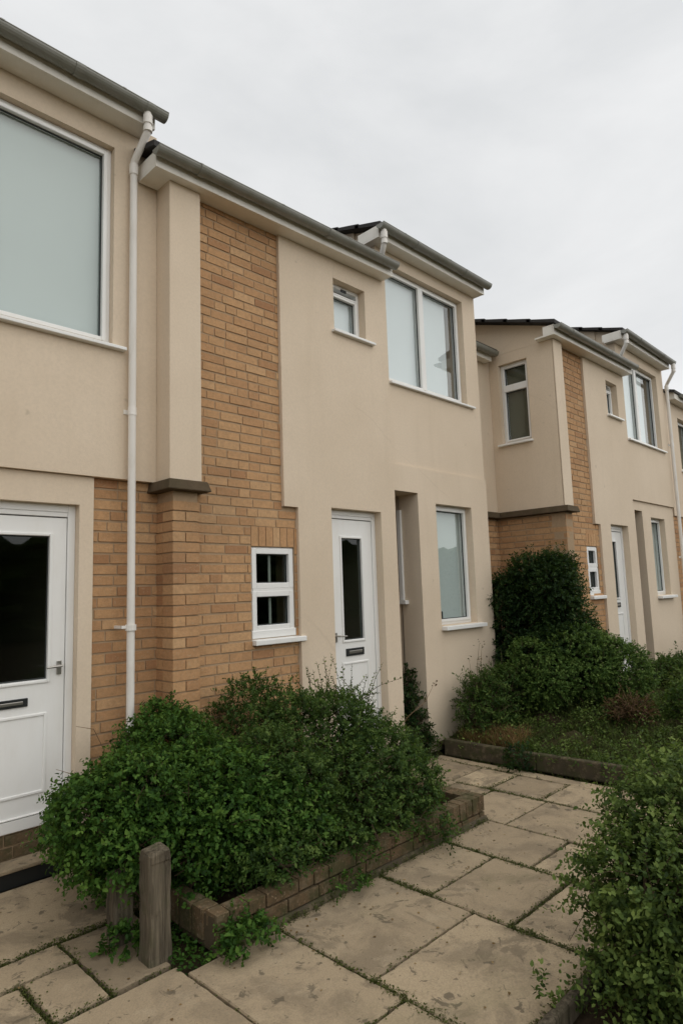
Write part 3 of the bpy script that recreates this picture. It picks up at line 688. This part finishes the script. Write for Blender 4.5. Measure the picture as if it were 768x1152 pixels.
# ------------------------------------------------------------------ foliage
def leaf_mesh(name, P, D, Nn, S, tone, mat, parent=None, wid=.30, fold=.25):
    """P base points, D directions, Nn normals, S lengths"""
    n = len(P); D = D/np.linalg.norm(D, axis=1, keepdims=True)
    W = np.cross(D, Nn); W /= np.linalg.norm(W, axis=1, keepdims=True)+1e-9; U = np.cross(W, D)
    s = S[:, None]; w = wid*s
    curl = -.12*s*U
    V = np.stack([P, P+D*.28*s+W*w+U*w*fold, P+D*.68*s+W*w*.8+U*w*fold+curl*.4, P+D*s+curl, P+D*.68*s-W*w*.8+U*w*fold+curl*.4, P+D*.28*s-W*w+U*w*fold], 1).reshape(-1, 3)
    base = (np.arange(n)*6)[:, None]
    F = np.concatenate([base+np.array([[0, 1, 2, 3]]), base+np.array([[0, 3, 4, 5]])], 1).reshape(-1)
    me = bpy.data.meshes.new(name); me.vertices.add(n*6); me.vertices.foreach_set('co', V.astype(np.float32).ravel())
    me.loops.add(n*8); me.loops.foreach_set('vertex_index', F.astype(np.int32)); me.polygons.add(n*2)
    me.polygons.foreach_set('loop_start', (np.arange(n*2)*4).astype(np.int32)); me.polygons.foreach_set('loop_total', np.full(n*2, 4, np.int32))
    me.update(calc_edges=True)
    at = me.attributes.new('tone', 'FLOAT', 'FACE'); at.data.foreach_set('value', np.repeat(np.clip(tone, 0, 1), 2).astype(np.float32))
    me.materials.append(mat); me.validate(); o = bpy.data.objects.new(name, me); C.objects.link(o)
    if parent: adopt(o, parent)
    return o

def unit(a): return a/(np.linalg.norm(a, axis=-1, keepdims=True)+1e-9)

def lump(d, ph, k=3.2):
    return (np.sin(k*d[:, 0]*2+ph)+np.sin(k*d[:, 1]*2.3+ph*1.7)+np.sin(k*d[:, 2]*2.1+ph*2.3))/3

def shrub(name, loc, label, blobs, n, size, mat, group=None, per=11, seed=1, L=.16, shell=2.2, stem=True, limit=None, up=.45, wid=.30, rough=.16, wisps=0, cat='shrub', tonemix=.45, stemcol=None, clumps=12):
    """leafy sprigs through the volume of a few uneven lobes; n = number of leaves"""
    r = np.random.default_rng(seed); root = empty(name, loc, label, cat, group)
    B = np.array(blobs, float)
    if clumps:
        sub = []
        for b in B:
            q = unit(r.normal(size=(clumps, 3))); q[:, 2] = np.abs(q[:, 2])*r.choice([1, 1, -.6], clumps); rr = r.uniform(.30, .50, clumps)
            for v, f in zip(q, rr):
                m_ = min(b[3:]); sub.append(np.r_[b[:3]+v*b[3:]*(1.02-f*.75), np.full(3, m_*f*1.05)*[1.1, 1.1, .85]])
        core = B.copy(); core[:, 3:] *= .80; B = np.vstack([core, sub])
    area = (B[:, 3]*B[:, 4]+B[:, 4]*B[:, 5]+B[:, 3]*B[:, 5]); k = r.choice(len(B), int(n/per*2.6), p=area/area.sum())
    d = unit(r.normal(size=(len(k), 3))); rad = r.random(len(k))**(1/shell/1.6)
    rad = rad*(1+rough*lump(d, k*1.3+seed)+rough*.6*lump(d, k*2.1+seed, 8))
    P = B[k, :3]+d*B[k, 3:]*rad[:, None]
    ok = P[:, 2] > .03
    if limit is not None: ok &= limit(P)
    # drop sprigs deep inside some other lobe: they are never seen
    for b in B:
        q = (P-b[:3])/b[3:]; ok &= (np.linalg.norm(q, axis=1) > .62)
    P, d, k, rad = P[ok], d[ok], k[ok], rad[ok]
    m = min(len(P), int(n/per)); P, d, k = P[:m], d[:m], k[:m]
    sd = unit(d*.8+np.array([0, 0, up])+r.normal(size=(m, 3))*.45)
    ln = L*r.uniform(.6, 1.4, m)
    if wisps:
        wi = r.choice(m, min(m, wisps), replace=False); top = P[wi, 2] > np.median(P[:, 2]); wi = wi[top]
        ln[wi] *= 2.1; sd[wi] = unit(sd[wi]*.5+np.array([0, 0, .8])+r.normal(size=(len(wi), 3))*.25)
    t = (np.arange(per)/per*.95+.05)[None, :, None]
    bend = np.array([0, 0, -.25])*ln[:, None]
    pts = P[:, None]+sd[:, None]*ln[:, None, None]*t+bend[:, None]*t*t
    side = unit(np.cross(sd, r.normal(size=(m, 3))))[:, None]; sgn = np.where(np.arange(per) % 2, 1., -1.)[None, :, None]
    side2 = unit(np.cross(sd[:, None], side))
    an = r.uniform(-.9, .9, (m, per, 1))
    D = unit(sd[:, None]*.55+(side*np.cos(an)+side2*np.sin(an))*sgn*.9+r.normal(size=(m, per, 3))*.25)
    Nn = unit(np.array([0, 0, 1.])*.8+d[:, None]*.5+r.normal(size=(m, per, 3))*.45)
    S = size*r.uniform(.55, 1.3, (m, per))
    tone = np.clip(r.normal(.42, .20, (m, 1))+r.normal(0, .12, (m, per))+tonemix*(t[..., 0]-.5), 0, 1)
    o = leaf_mesh('foliage', pts.reshape(-1, 3), D.reshape(-1, 3), Nn.reshape(-1, 3), S.ravel(), tone.ravel(), mat, root, wid)
    if stem:
        mb = MB(); sel = r.choice(m, min(m, 420), replace=False)
        for i in sel:
            p0 = P[i]; p1 = p0+sd[i]*ln[i]+bend[i]*.9
            mb.tube([tuple(p0-sd[i]*.05), tuple(p0+sd[i]*ln[i]*.5+bend[i]*.25), tuple(p1)], [.0028, .002, .001], 4, cap=False)
        for b in B[:len(blobs)]:
            for q in range(5):
                g = np.array([b[0]+r.normal()*b[3]*.25, b[1]+r.normal()*b[4]*.25, max(0.02, b[2]-b[5]*.95)]); e = b[:3]+r.normal(size=3)*b[3:]*.4
                md = (g+e)/2+r.normal(size=3)*.05
                mb.tube([tuple(g), tuple(md), tuple(e)], [.011, .008, .004], 6, cap=False)
        mb.build('stems', stemcol or M_twig, root)
    return root

def blades(name, pts, h, mat, parent=None, n=9, seed=3, w=.004, spread=.5, droop=.6):
    """tufts of curved grass blades at the given points, as one mesh"""
    r = np.random.default_rng(seed); pts = np.asarray(pts, float); m = len(pts)*n
    P = np.repeat(pts, n, 0)+np.c_[r.normal(0, .012, (m, 2)), np.zeros(m)]
    az = r.uniform(0, 6.283, m); out = np.c_[np.cos(az), np.sin(az), np.zeros(m)]; sidev = np.c_[-np.sin(az), np.cos(az), np.zeros(m)]
    H = h*r.uniform(.4, 1.25, m); lean = spread*r.uniform(.2, 1.2, m)
    V = []
    for t in (0, .35, .7, 1.):
        c = P+np.c_[np.zeros((m, 2)), H*(t-droop*.35*t*t*t)]+out*(H*lean*t**1.6)[:, None]
        ww = (w*(1-t*.92))*r.uniform(.7, 1.3, m)
        V += [c-sidev*ww[:, None], c+sidev*ww[:, None]]
    V = np.stack(V, 1).reshape(-1, 3); base = (np.arange(m)*8)[:, None]
    F = np.concatenate([base+np.array([[2*k, 2*k+1, 2*k+3, 2*k+2]]) for k in range(3)], 1).reshape(-1)
    me = bpy.data.meshes.new(name); me.vertices.add(m*8); me.vertices.foreach_set('co', V.astype(np.float32).ravel())
    me.loops.add(m*12); me.loops.foreach_set('vertex_index', F.astype(np.int32)); me.polygons.add(m*3)
    me.polygons.foreach_set('loop_start', (np.arange(m*3)*4).astype(np.int32)); me.polygons.foreach_set('loop_total', np.full(m*3, 4, np.int32))
    me.update(calc_edges=True)
    at = me.attributes.new('tone', 'FLOAT', 'FACE'); at.data.foreach_set('value', np.repeat(np.clip(r.normal(.5, .22, m), 0, 1), 3).astype(np.float32))
    me.materials.append(mat); me.validate(); o = bpy.data.objects.new(name, me); C.objects.link(o)
    if parent: adopt(o, parent)
    return o

M_twig = mat_plain('twig_bark', (.075, .055, .035), .9, .1, .3, 20, 0)
M_drytwig = mat_plain('dry_stem', (.20, .13, .075), .9, .1, .3, 20, 0)
M_leafA = mat_leaf('fresh_green_leaf', [(0, (.013, .040, .007)), (.45, (.046, .115, .018)), (1, (.125, .225, .040))])
M_leafB = mat_leaf('dull_green_leaf', [(0, (.016, .038, .009)), (.45, (.048, .098, .020)), (1, (.130, .195, .045))])
M_leafC = mat_leaf('dark_green_leaf', [(0, (.007, .019, .007)), (.5, (.016, .042, .012)), (1, (.050, .09, .024))])
M_leafD = mat_leaf('olive_leaf', [(0, (.026, .050, .013)), (.5, (.095, .148, .034)), (1, (.22, .29, .075))])
M_leafE = mat_leaf('bush_leaf', [(0, (.025, .055, .012)), (.45, (.080, .150, .032)), (1, (.19, .27, .07))])
M_leafR = mat_leaf('russet_leaf', [(0, (.035, .020, .011)), (.5, (.085, .042, .022)), (1, (.13, .085, .035))])
M_grass = mat_leaf('weedy_grass', [(0, (.030, .040, .012)), (.5, (.062, .085, .022)), (1, (.13, .13, .05))])
M_moss = mat_leaf('joint_moss', [(0, (.035, .038, .012)), (.5, (.075, .088, .022)), (1, (.13, .15, .04))])
M_straw = mat_leaf('dry_grass', [(0, (.12, .065, .028)), (.5, (.25, .15, .065)), (1, (.38, .26, .13))])

front = lambda P: (P[:, 1] < 4.17) & ~((P[:, 0] > 1.42) & (P[:, 0] < 1.80) & (P[:, 1] < 3.30) & (P[:, 2] < .30)) & ~((P[:, 0] < 1.75) & (P[:, 1] < 3.0) & (P[:, 2] < .5))
shrub('leafy_shrub', (1.9, 3.4, 0), 'bright green leafy shrub beside the nearest white door, behind the taller wooden post',
      [(1.79, 3.38, .40, .42, .44, .40), (2.15, 3.28, .40, .44, .40, .38), (2.15, 3.75, .50, .38, .33, .38), (1.64, 3.60, .36, .20, .34, .32), (2.30, 3.98, .66, .30, .13, .30), (2.38, 3.08, .32, .36, .34, .30), (1.80, 3.15, .28, .36, .30, .26)], 76000, .025, M_leafA, seed=3, limit=front, wisps=30, L=.10, per=10)
shrub('tangled_shrub', (3.1, 3.3, 0), 'dense dull green shrub filling the brick planter under the small brick-set window',
      [(2.75, 3.40, .42, .48, .50, .44), (3.25, 3.42, .44, .48, .48, .44), (3.46, 3.19, .36, .36, .36, .40), (2.55, 3.12, .34, .36, .33, .34), (2.87, 3.86, .72, .30, .20, .38), (2.35, 2.78, .24, .42, .15, .13), (2.95, 2.76, .23, .46, .14, .12), (3.30, 2.78, .24, .28, .15, .16), (3.2, 3.62, .60, .42, .28, .40), (3.12, 3.02, .30, .46, .30, .34), (3.53, 2.97, .24, .22, .26, .28), (2.42, 3.82, .52, .25, .2, .38)],
      98000, .020, M_leafB, seed=5, limit=front, wisps=150, L=.10, per=12)
shrub('young_bush', (3.7, 3.75, 0), 'sparse twiggy plant with small leaves standing in front of the white door in the middle',
      [(3.66, 3.55, .60, .24, .16, .32), (3.42, 3.62, .62, .20, .16, .30)], 2000, .021, M_leafD, seed=9, limit=front, wisps=60, L=.17, per=14)
shrub('corner_shrub', (3.2, .8, 0), 'olive green shrub close to the camera in the bottom right corner, above timber edging',
      [(2.80, 1.03, .42, .34, .28, .34), (3.10, .93, .50, .40, .34, .40), (2.75, .85, .25, .34, .34, .26), (3.5, .85, .53, .40, .34, .38), (3.2, .5, .40, .50, .36, .44), (3.9, .7, .5, .4, .4, .4), (2.62, 1.05, .17, .24, .16, .18), (2.72, .78, .2, .34, .3, .28), (3.05, 1.12, .24, .30, .15, .24)], 95000, .0225, M_leafD, seed=11, wisps=90, L=.12, per=10)
shrub('dark_shrub', (7.0, 3.7, 0), 'tall very dark evergreen shrub against the side wall of the farther house',
      [(6.93, 3.80, 1.1, .30, .36, 1.12), (7.02, 3.45, 1.08, .25, .34, 1.08), (6.85, 3.55, .50, .35, .4, .5), (7.1, 3.2, .6, .25, .2, .55), (7.22, 3.22, .80, .18, .14, .60), (6.9, 3.5, .75, .35, .4, .7), (6.78, 4.02, .95, .22, .22, .95), (7.08, 3.7, 1.2, .18, .4, .95), (6.95, 3.5, 1.5, .25, .35, .55)], 130000, .027, M_leafC, seed=13, wisps=60, L=.14, limit=lambda P: (P[:, 1] < 4.3) & ((P[:, 0] < 7.26) | (P[:, 1] < 3.36)))
shrub('rounded_bush', (6.85, 3.2, 0), 'broad low rounded green bush in the raised bed, in front of the dark shrub',
      [(6.45, 3.50, .62, .40, .36, .42), (6.82, 3.22, .69, .46, .40, .46), (7.12, 2.95, .62, .40, .38, .43)], 70000, .021, M_leafE, seed=17, wisps=20, L=.075, clumps=22, rough=.08)
shrub('spiky_shrub', (5.85, 3.7, 0), 'grassy narrow-leaved shrub at the foot of the cream wall below the ground floor window',
      [(5.75, 3.74, .38, .28, .22, .32), (6.08, 3.72, .42, .30, .24, .36)], 12000, .034, M_leafB, seed=19, wisps=160, L=.13, limit=lambda P: P[:, 1] < 4.0, wid=.16)
shrub('porch_plant', (5.08, 4.2, 0), 'small dark plant growing inside the narrow porch recess',
      [(5.08, 4.22, .50, .16, .18, .42), (5.05, 4.1, .22, .16, .18, .24)], 5600, .030, M_leafC, seed=23, L=.09, limit=lambda P: (P[:, 0] > 4.9) & (P[:, 0] < 5.26))
bed = [('bed_shrub', 'leafy green shrub at the right edge in front of the far white door', [(8.5, 2.8, .38, .40, .36, .28), (9.1, 2.8, .40, .45, .36, .28)], M_leafB, 14000, 29),
       ('bed_shrub', 'loose olive green shrub at the right edge beside the rounded bush', [(7.9, 2.25, .40, .42, .38, .28), (8.6, 2.1, .46, .55, .45, .34)], M_leafD, 20000, 31),
       ('bed_shrub', 'dark low shrub at the right edge, nearest the long kerb', [(6.75, 1.95, .40, .42, .38, .32), (7.3, 1.75, .42, .45, .4, .34)], M_leafB, 20000, 37),
       ('bed_shrub', 'distant dark green shrub at the foot of the last house', [(10.6, 2.7, .5, .7, .5, .45), (11.9, 2.7, .55, .7, .5, .5)], M_leafC, 9000, 41)]
for nm, lb, bl, mt, n, sd in bed: shrub(nm, tuple(bl[0][:2])+(0,), lb, bl, n, .028, mt, seed=sd, wisps=60, L=.11)
shrub('russet_plant', (6.45, 2.55, 0), 'low reddish brown withered plant in front of the rounded bush', [(6.45, 2.55, .36, .26, .24, .15)], 3000, .024, M_leafR, seed=43, wisps=20, L=.09, stemcol=M_drytwig)

# ground cover
def scatter(x0, x1, y0, y1, n, z, seed):
    r = np.random.default_rng(seed); return np.c_[r.uniform(x0, x1, n), r.uniform(y0, y1, n), np.full(n, z)]
def stuff(o): o['kind'] = 'stuff'; return o
lift = lambda p: np.c_[p[:, :2], [bedz(x) for x in p[:, 0]]]
pts = lift(np.concatenate([scatter(5.42, 7.2, 1.3, 4.0, 900, 0, 1), scatter(7.2, 12, 1.0, 3.3, 500, 0, 2)]))
stuff(blades('bed_grass', pts, .12, M_grass, n=9, seed=4, w=.0035, spread=.8))
r = np.random.default_rng(77)
cc = lift(np.concatenate([scatter(5.42, 7.2, 1.3, 3.95, 230, 0, 5), scatter(5.38, 5.62, 1.3, 3.8, 60, 0, 8), scatter(7.2, 12, 1.0, 3.3, 120, 0, 9)])); ch = r.uniform(.04, .24, len(cc))*r.choice([.5, 1, 1.25], len(cc)); ch[:230:4] = r.uniform(.2, .34, len(ch[:230:4])); ch[230:290] *= .6
kk = np.repeat(np.arange(len(cc)), 70); u = unit(r.normal(size=(len(kk), 3))); u[:, 2] = np.abs(u[:, 2]); q = r.random(len(kk))**.5
pc = cc[kk]+u*q[:, None]*np.c_[ch[kk]*.75+.03, ch[kk]*.75+.03, ch[kk]]; ct = np.clip(r.normal(.45, .22, len(cc)), 0, 1)[kk]
lo = lift(np.concatenate([scatter(5.38, 7.2, 1.3, 4.0, 4500, 0, 15), scatter(7.2, 12, 1.0, 3.3, 1500, 0, 19)])); lo[:, 2] += r.uniform(0, .04, len(lo))
pe = np.concatenate([scatter(4.86, 5.34, 3.95, 4.12, 700, .0, 10), scatter(4.3, 4.95, 3.9, 4.03, 300, .0, 12)]); pe[:, 2] = r.uniform(0, .18, len(pe))
pc = np.concatenate([pc, lo, pe]); ct = np.concatenate([ct, r.normal(.45, .2, len(lo)+len(pe))])
stuff(leaf_mesh('ground_cover', pc, unit(r.normal(size=(len(pc), 3))*[1, 1, .7]+[0, 0, .4]), unit(r.normal(size=(len(pc), 3))*.5+[0, 0, 1]), r.uniform(.014, .036, len(pc)), ct+r.normal(0, .1, len(pc)), M_leafD, wid=.26))
pts = lift(scatter(5.42, 5.72, 3.20, 3.80, 150, 0, 6))
tag(blades('dry_grass', pts, .17, M_straw, n=14, seed=8, w=.004, spread=.9), 'patch of dry orange brown grass just behind the near end of the long kerb', 'grass')
# moss and grass along the paving joints
jp = []; r = np.random.default_rng(99)
for (a, b) in joints:
    a, b = np.array(a), np.array(b); L = np.linalg.norm(b-a); dens = r.choice([60, 160, 420, 800], p=[.25, .3, .25, .2])
    if a[0] < -.5 and b[0] < -.5 or max(a[1], b[1]) < .2: dens = 12
    if a[0] < 1.6 and b[0] < 1.7: dens *= .4
    k = int(L*dens); t = r.beta(.8, .8, k)[:, None]; q = a+(b-a)*t+r.normal(0, .006+.007*(dens > 250), (k, 2)); jp.append(np.c_[q, np.full(k, -.028)])
wl = np.c_[r.uniform(1.8, 4.06, 420), 2.645+r.normal(0, .012, 420), np.full(420, -.01)]; jp.append(wl)
kl = np.c_[5.285+r.normal(0, .012, 160), r.uniform(1.3, 3.92, 160), np.full(160, -.01)]; jp.append(kl)
jp = np.concatenate(jp)
stuff(blades('joint_grass', jp[r.random(len(jp)) < .45], .032, M_grass, n=5, seed=14, w=.0028, spread=1.1))
NM = 42000; k = r.choice(len(jp), NM); mp = jp[k]+np.c_[r.normal(0, .007, (NM, 2)), r.uniform(.010, .036, NM)]
stuff(leaf_mesh('joint_moss', mp, unit(r.normal(size=(NM, 3))*[1, 1, .5]), unit(r.normal(size=(NM, 3))*.4+[0, 0, 1]), r.uniform(.005, .012, NM), r.normal(.5, .22, NM), M_moss, wid=.4))
r = np.random.default_rng(31); nd = 260
dp = np.c_[r.uniform(.2, 5.2, nd), 2.62-r.exponential(.45, nd), np.full(nd, .003)]; dp[:60, 1] = r.uniform(1.3, 3.9, 60)
stuff(leaf_mesh('fallen_leaves', dp, unit(np.c_[r.normal(size=(nd, 2)), r.normal(0, .1, nd)]), unit(r.normal(size=(nd, 3))*.2+[0, 0, 1]), r.uniform(.006, .020, nd), r.normal(.4, .3, nd), M_straw))
# weeds
def weed(loc, label, rad, h, n, size, mat, seed, name='weed'):
    return shrub(name, loc, label, [(loc[0], loc[1], h*.45, rad, rad*.8, h*.5)], n, size, mat, seed=seed, L=h*.5, wisps=12, cat='weed', per=8, stem=False, clumps=5)
weed((1.92, 2.60, 0), 'clump of green weeds between the taller post and the end of the planter wall', .15, .13, 1100, .024, M_leafA, 51)
slab_gap = scatter(1.62, 1.82, 2.66, 3.2, 500, -.02, 21)
stuff(leaf_mesh('gap_weeds', slab_gap+np.c_[np.zeros((500, 2)), np.random.default_rng(4).uniform(0, .05, 500)], unit(r.normal(size=(500, 3))*[1, 1, .4]), unit(r.normal(size=(500, 3))*.4+[0, 0, 1]), r.uniform(.012, .03, 500), r.normal(.4, .2, 500), M_leafA))
weed((1.52, 3.02, 0), 'small weeds growing round the short stump', .13, .10, 500, .026, M_leafA, 52)
weed((2.62, 2.63, 0), 'thin green weeds along the foot of the planter wall near its middle', .16, .09, 400, .018, M_leafA, 57)
weed((3.45, 2.62, 0), 'small trailing weed hanging over the planter wall', .12, .20, 500, .022, M_leafB, 53)
weed((5.27, 3.10, 0), 'dark weed growing up the middle of the long kerb', .12, .20, 500, .03, M_leafC, 54)
weed((2.38, 1.33, 0), 'thin upright weeds growing from the paving next to the timber edging', .09, .13, 150, .02, M_leafD, 55)
def stalk(name, loc, pts, label, mat=M_drytwig, heads=8, seed=1, lm=None):
    r = np.random.default_rng(seed); root = empty(name, loc, label, 'plant'); mb = MB(); LP = []; LD = []
    for p in pts:
        mb.tube([tuple(loc[k]+q[k] for k in range(3)) for q in p], [.003]+[.0024]*(len(p)-2)+[.0012], 5)
        for q in p[1:]:
            for _ in range(heads): LP.append(np.array(loc)+np.array(q)+r.normal(0, .02, 3)); LD.append(r.normal(size=3))
    mb.build('stems', mat, root)
    if heads: leaf_mesh('foliage', np.array(LP), unit(np.array(LD)), unit(r.normal(size=(len(LP), 3))+[0, 0, 1]), r.uniform(.012, .03, len(LP)), r.normal(.5, .2, len(LP)), lm or M_leafR, root)
    return root
stalk('seed_stalk', (5.95, 3.92, 0), [[(0, 0, .5), (.02, 0, .8), (.05, -.02, 1.02)], [(.05, 0, .5), (.1, 0, .85), (.13, 0, 1.0)], [(-.06, 0, .4), (-.1, 0, .7), (-.13, 0, .88)], [(.1, 0, .4), (.2, 0, .7), (.27, 0, .85)]], 'thin dry seed stalks against the cream wall under the ground floor window', heads=4, seed=3)
stalk('arching_twig', (1.86, 3.95, 0), [[(0, 0, .5), (-.02, -.02, .72), (-.10, -.05, .86), (-.22, -.08, .90)], [(-.05, 0, .45), (-.18, 0, .60), (-.30, 0, .66)]], 'thin bent dry twig rising in front of the nearest white door', heads=0, seed=4)
stalk('red_twig', (4.3, 3.75, 0), [[(0, 0, .3), (.2, -.05, .52), (.42, -.08, .62), (.55, -.1, .78)]], 'reddish leafy twig poking up beside the white door of the middle house', heads=6, seed=5)

# tall hedge added out of view, put there for the glass to mirror
r = np.random.default_rng(5)
hedge = empty('added_reflection_hedge', (12, -18, 0), 'tall green hedge added out of view to give the ground floor window a reflection', 'hedge')
mb = MB(); nx, nz = 90, 14; Pz = {}
for i in range(nx+1):
    for j in range(nz+1):
        x = -15+i*(80/nx); z = j*4.2/nz; Pz[i, j] = (x+r.normal(0, .1), -18+(.9 if 0 < j < nz else 0)*math.sin(math.pi*j/nz)*.6+r.normal(0, .2), z+r.normal(0, .1)*(j > 0)+(r.normal(0, .25) if j == nz else 0))
for i in range(nx):
    for j in range(nz): mb.face([Pz[i, j], Pz[i+1, j], Pz[i+1, j+1], Pz[i, j+1]], 0, float(r.random()))
    mb.face([Pz[i, nz], Pz[i+1, nz], (Pz[i+1, nz][0], -20, 4.0), (Pz[i, nz][0], -20, 4.0)]); mb.face([(Pz[i, 0][0], -20, 0), (Pz[i+1, 0][0], -20, 0), (Pz[i+1, nz][0], -20, 4.0), (Pz[i, nz][0], -20, 4.0)])
mb.build('foliage', M_leafB, hedge)

# ------------------------------------------------------------------ sky, sun, camera
w = bpy.data.worlds.new('World'); sc.world = w; w.use_nodes = True
nt = w.node_tree; nt.nodes.clear(); N, L = nt.nodes, nt.links
SUN_EL, SUN_AZ = R(46), R(158)
sky = N.new('ShaderNodeTexSky'); sky.sky_type = 'NISHITA'; sky.sun_disc = False; sky.sun_elevation = SUN_EL; sky.sun_rotation = SUN_AZ; sky.dust_density = 4
tc = N.new('ShaderNodeTexCoord')
mp = N.new('ShaderNodeMapping'); mp.inputs['Scale'].default_value = (1, 1, 2.2); L.new(tc.outputs['Generated'], mp.inputs[0])
n1 = noise(nt, 2.1, 6, .55, mp.outputs[0], .4)
cl = ramp(nt, n1, [(.30, (7.35, 7.48, 7.56)), (.72, (9.3, 9.32, 9.3))])
mx = mixc(nt, .93, sky.outputs[0], cl)
bg = N.new('ShaderNodeBackground'); bg.inputs[1].default_value = .1; L.new(mx, bg.inputs[0])
wo = N.new('ShaderNodeOutputWorld'); L.new(bg.outputs[0], wo.inputs[0])
sd = bpy.data.lights.new('sun', 'SUN'); sd.energy = 1.5; sd.angle = R(120); sd.color = (1, .96, .90)
so = bpy.data.objects.new('sun', sd); C.objects.link(so)
dirv = Vector((math.sin(SUN_AZ)*math.cos(SUN_EL), math.cos(SUN_AZ)*math.cos(SUN_EL), math.sin(SUN_EL)))
so.rotation_euler = dirv.to_track_quat('Z', 'Y').to_euler()

F, YAW, PITCH, ROLL = 718.197, R(45.4096), R(6.9161), R(1.9007)
cy, sy = math.cos(YAW), math.sin(YAW)
fwd = Vector((sy*math.cos(PITCH), cy*math.cos(PITCH), math.sin(PITCH))); rt = Vector((cy, -sy, 0)); dn = fwd.cross(rt)
cr, sr = math.cos(ROLL), math.sin(ROLL)
r2 = rt*cr+dn*sr; d2 = dn*cr-rt*sr
cam = bpy.data.cameras.new('camera'); co = bpy.data.objects.new('camera', cam); C.objects.link(co)
mt = Matrix(((r2.x, -d2.x, -fwd.x, 0), (r2.y, -d2.y, -fwd.y, 0), (r2.z, -d2.z, -fwd.z, 1.65), (0, 0, 0, 1)))
co.matrix_world = mt
cam.sensor_fit = 'VERTICAL'; cam.sensor_height = 36; cam.lens = F/1152*36; cam.clip_end = 2000; cam.clip_start = .05
sc.camera = co
sc.view_settings.view_transform = 'Standard'; sc.view_settings.look = 'None'; sc.view_settings.gamma = 1; sc.view_settings.exposure = .04
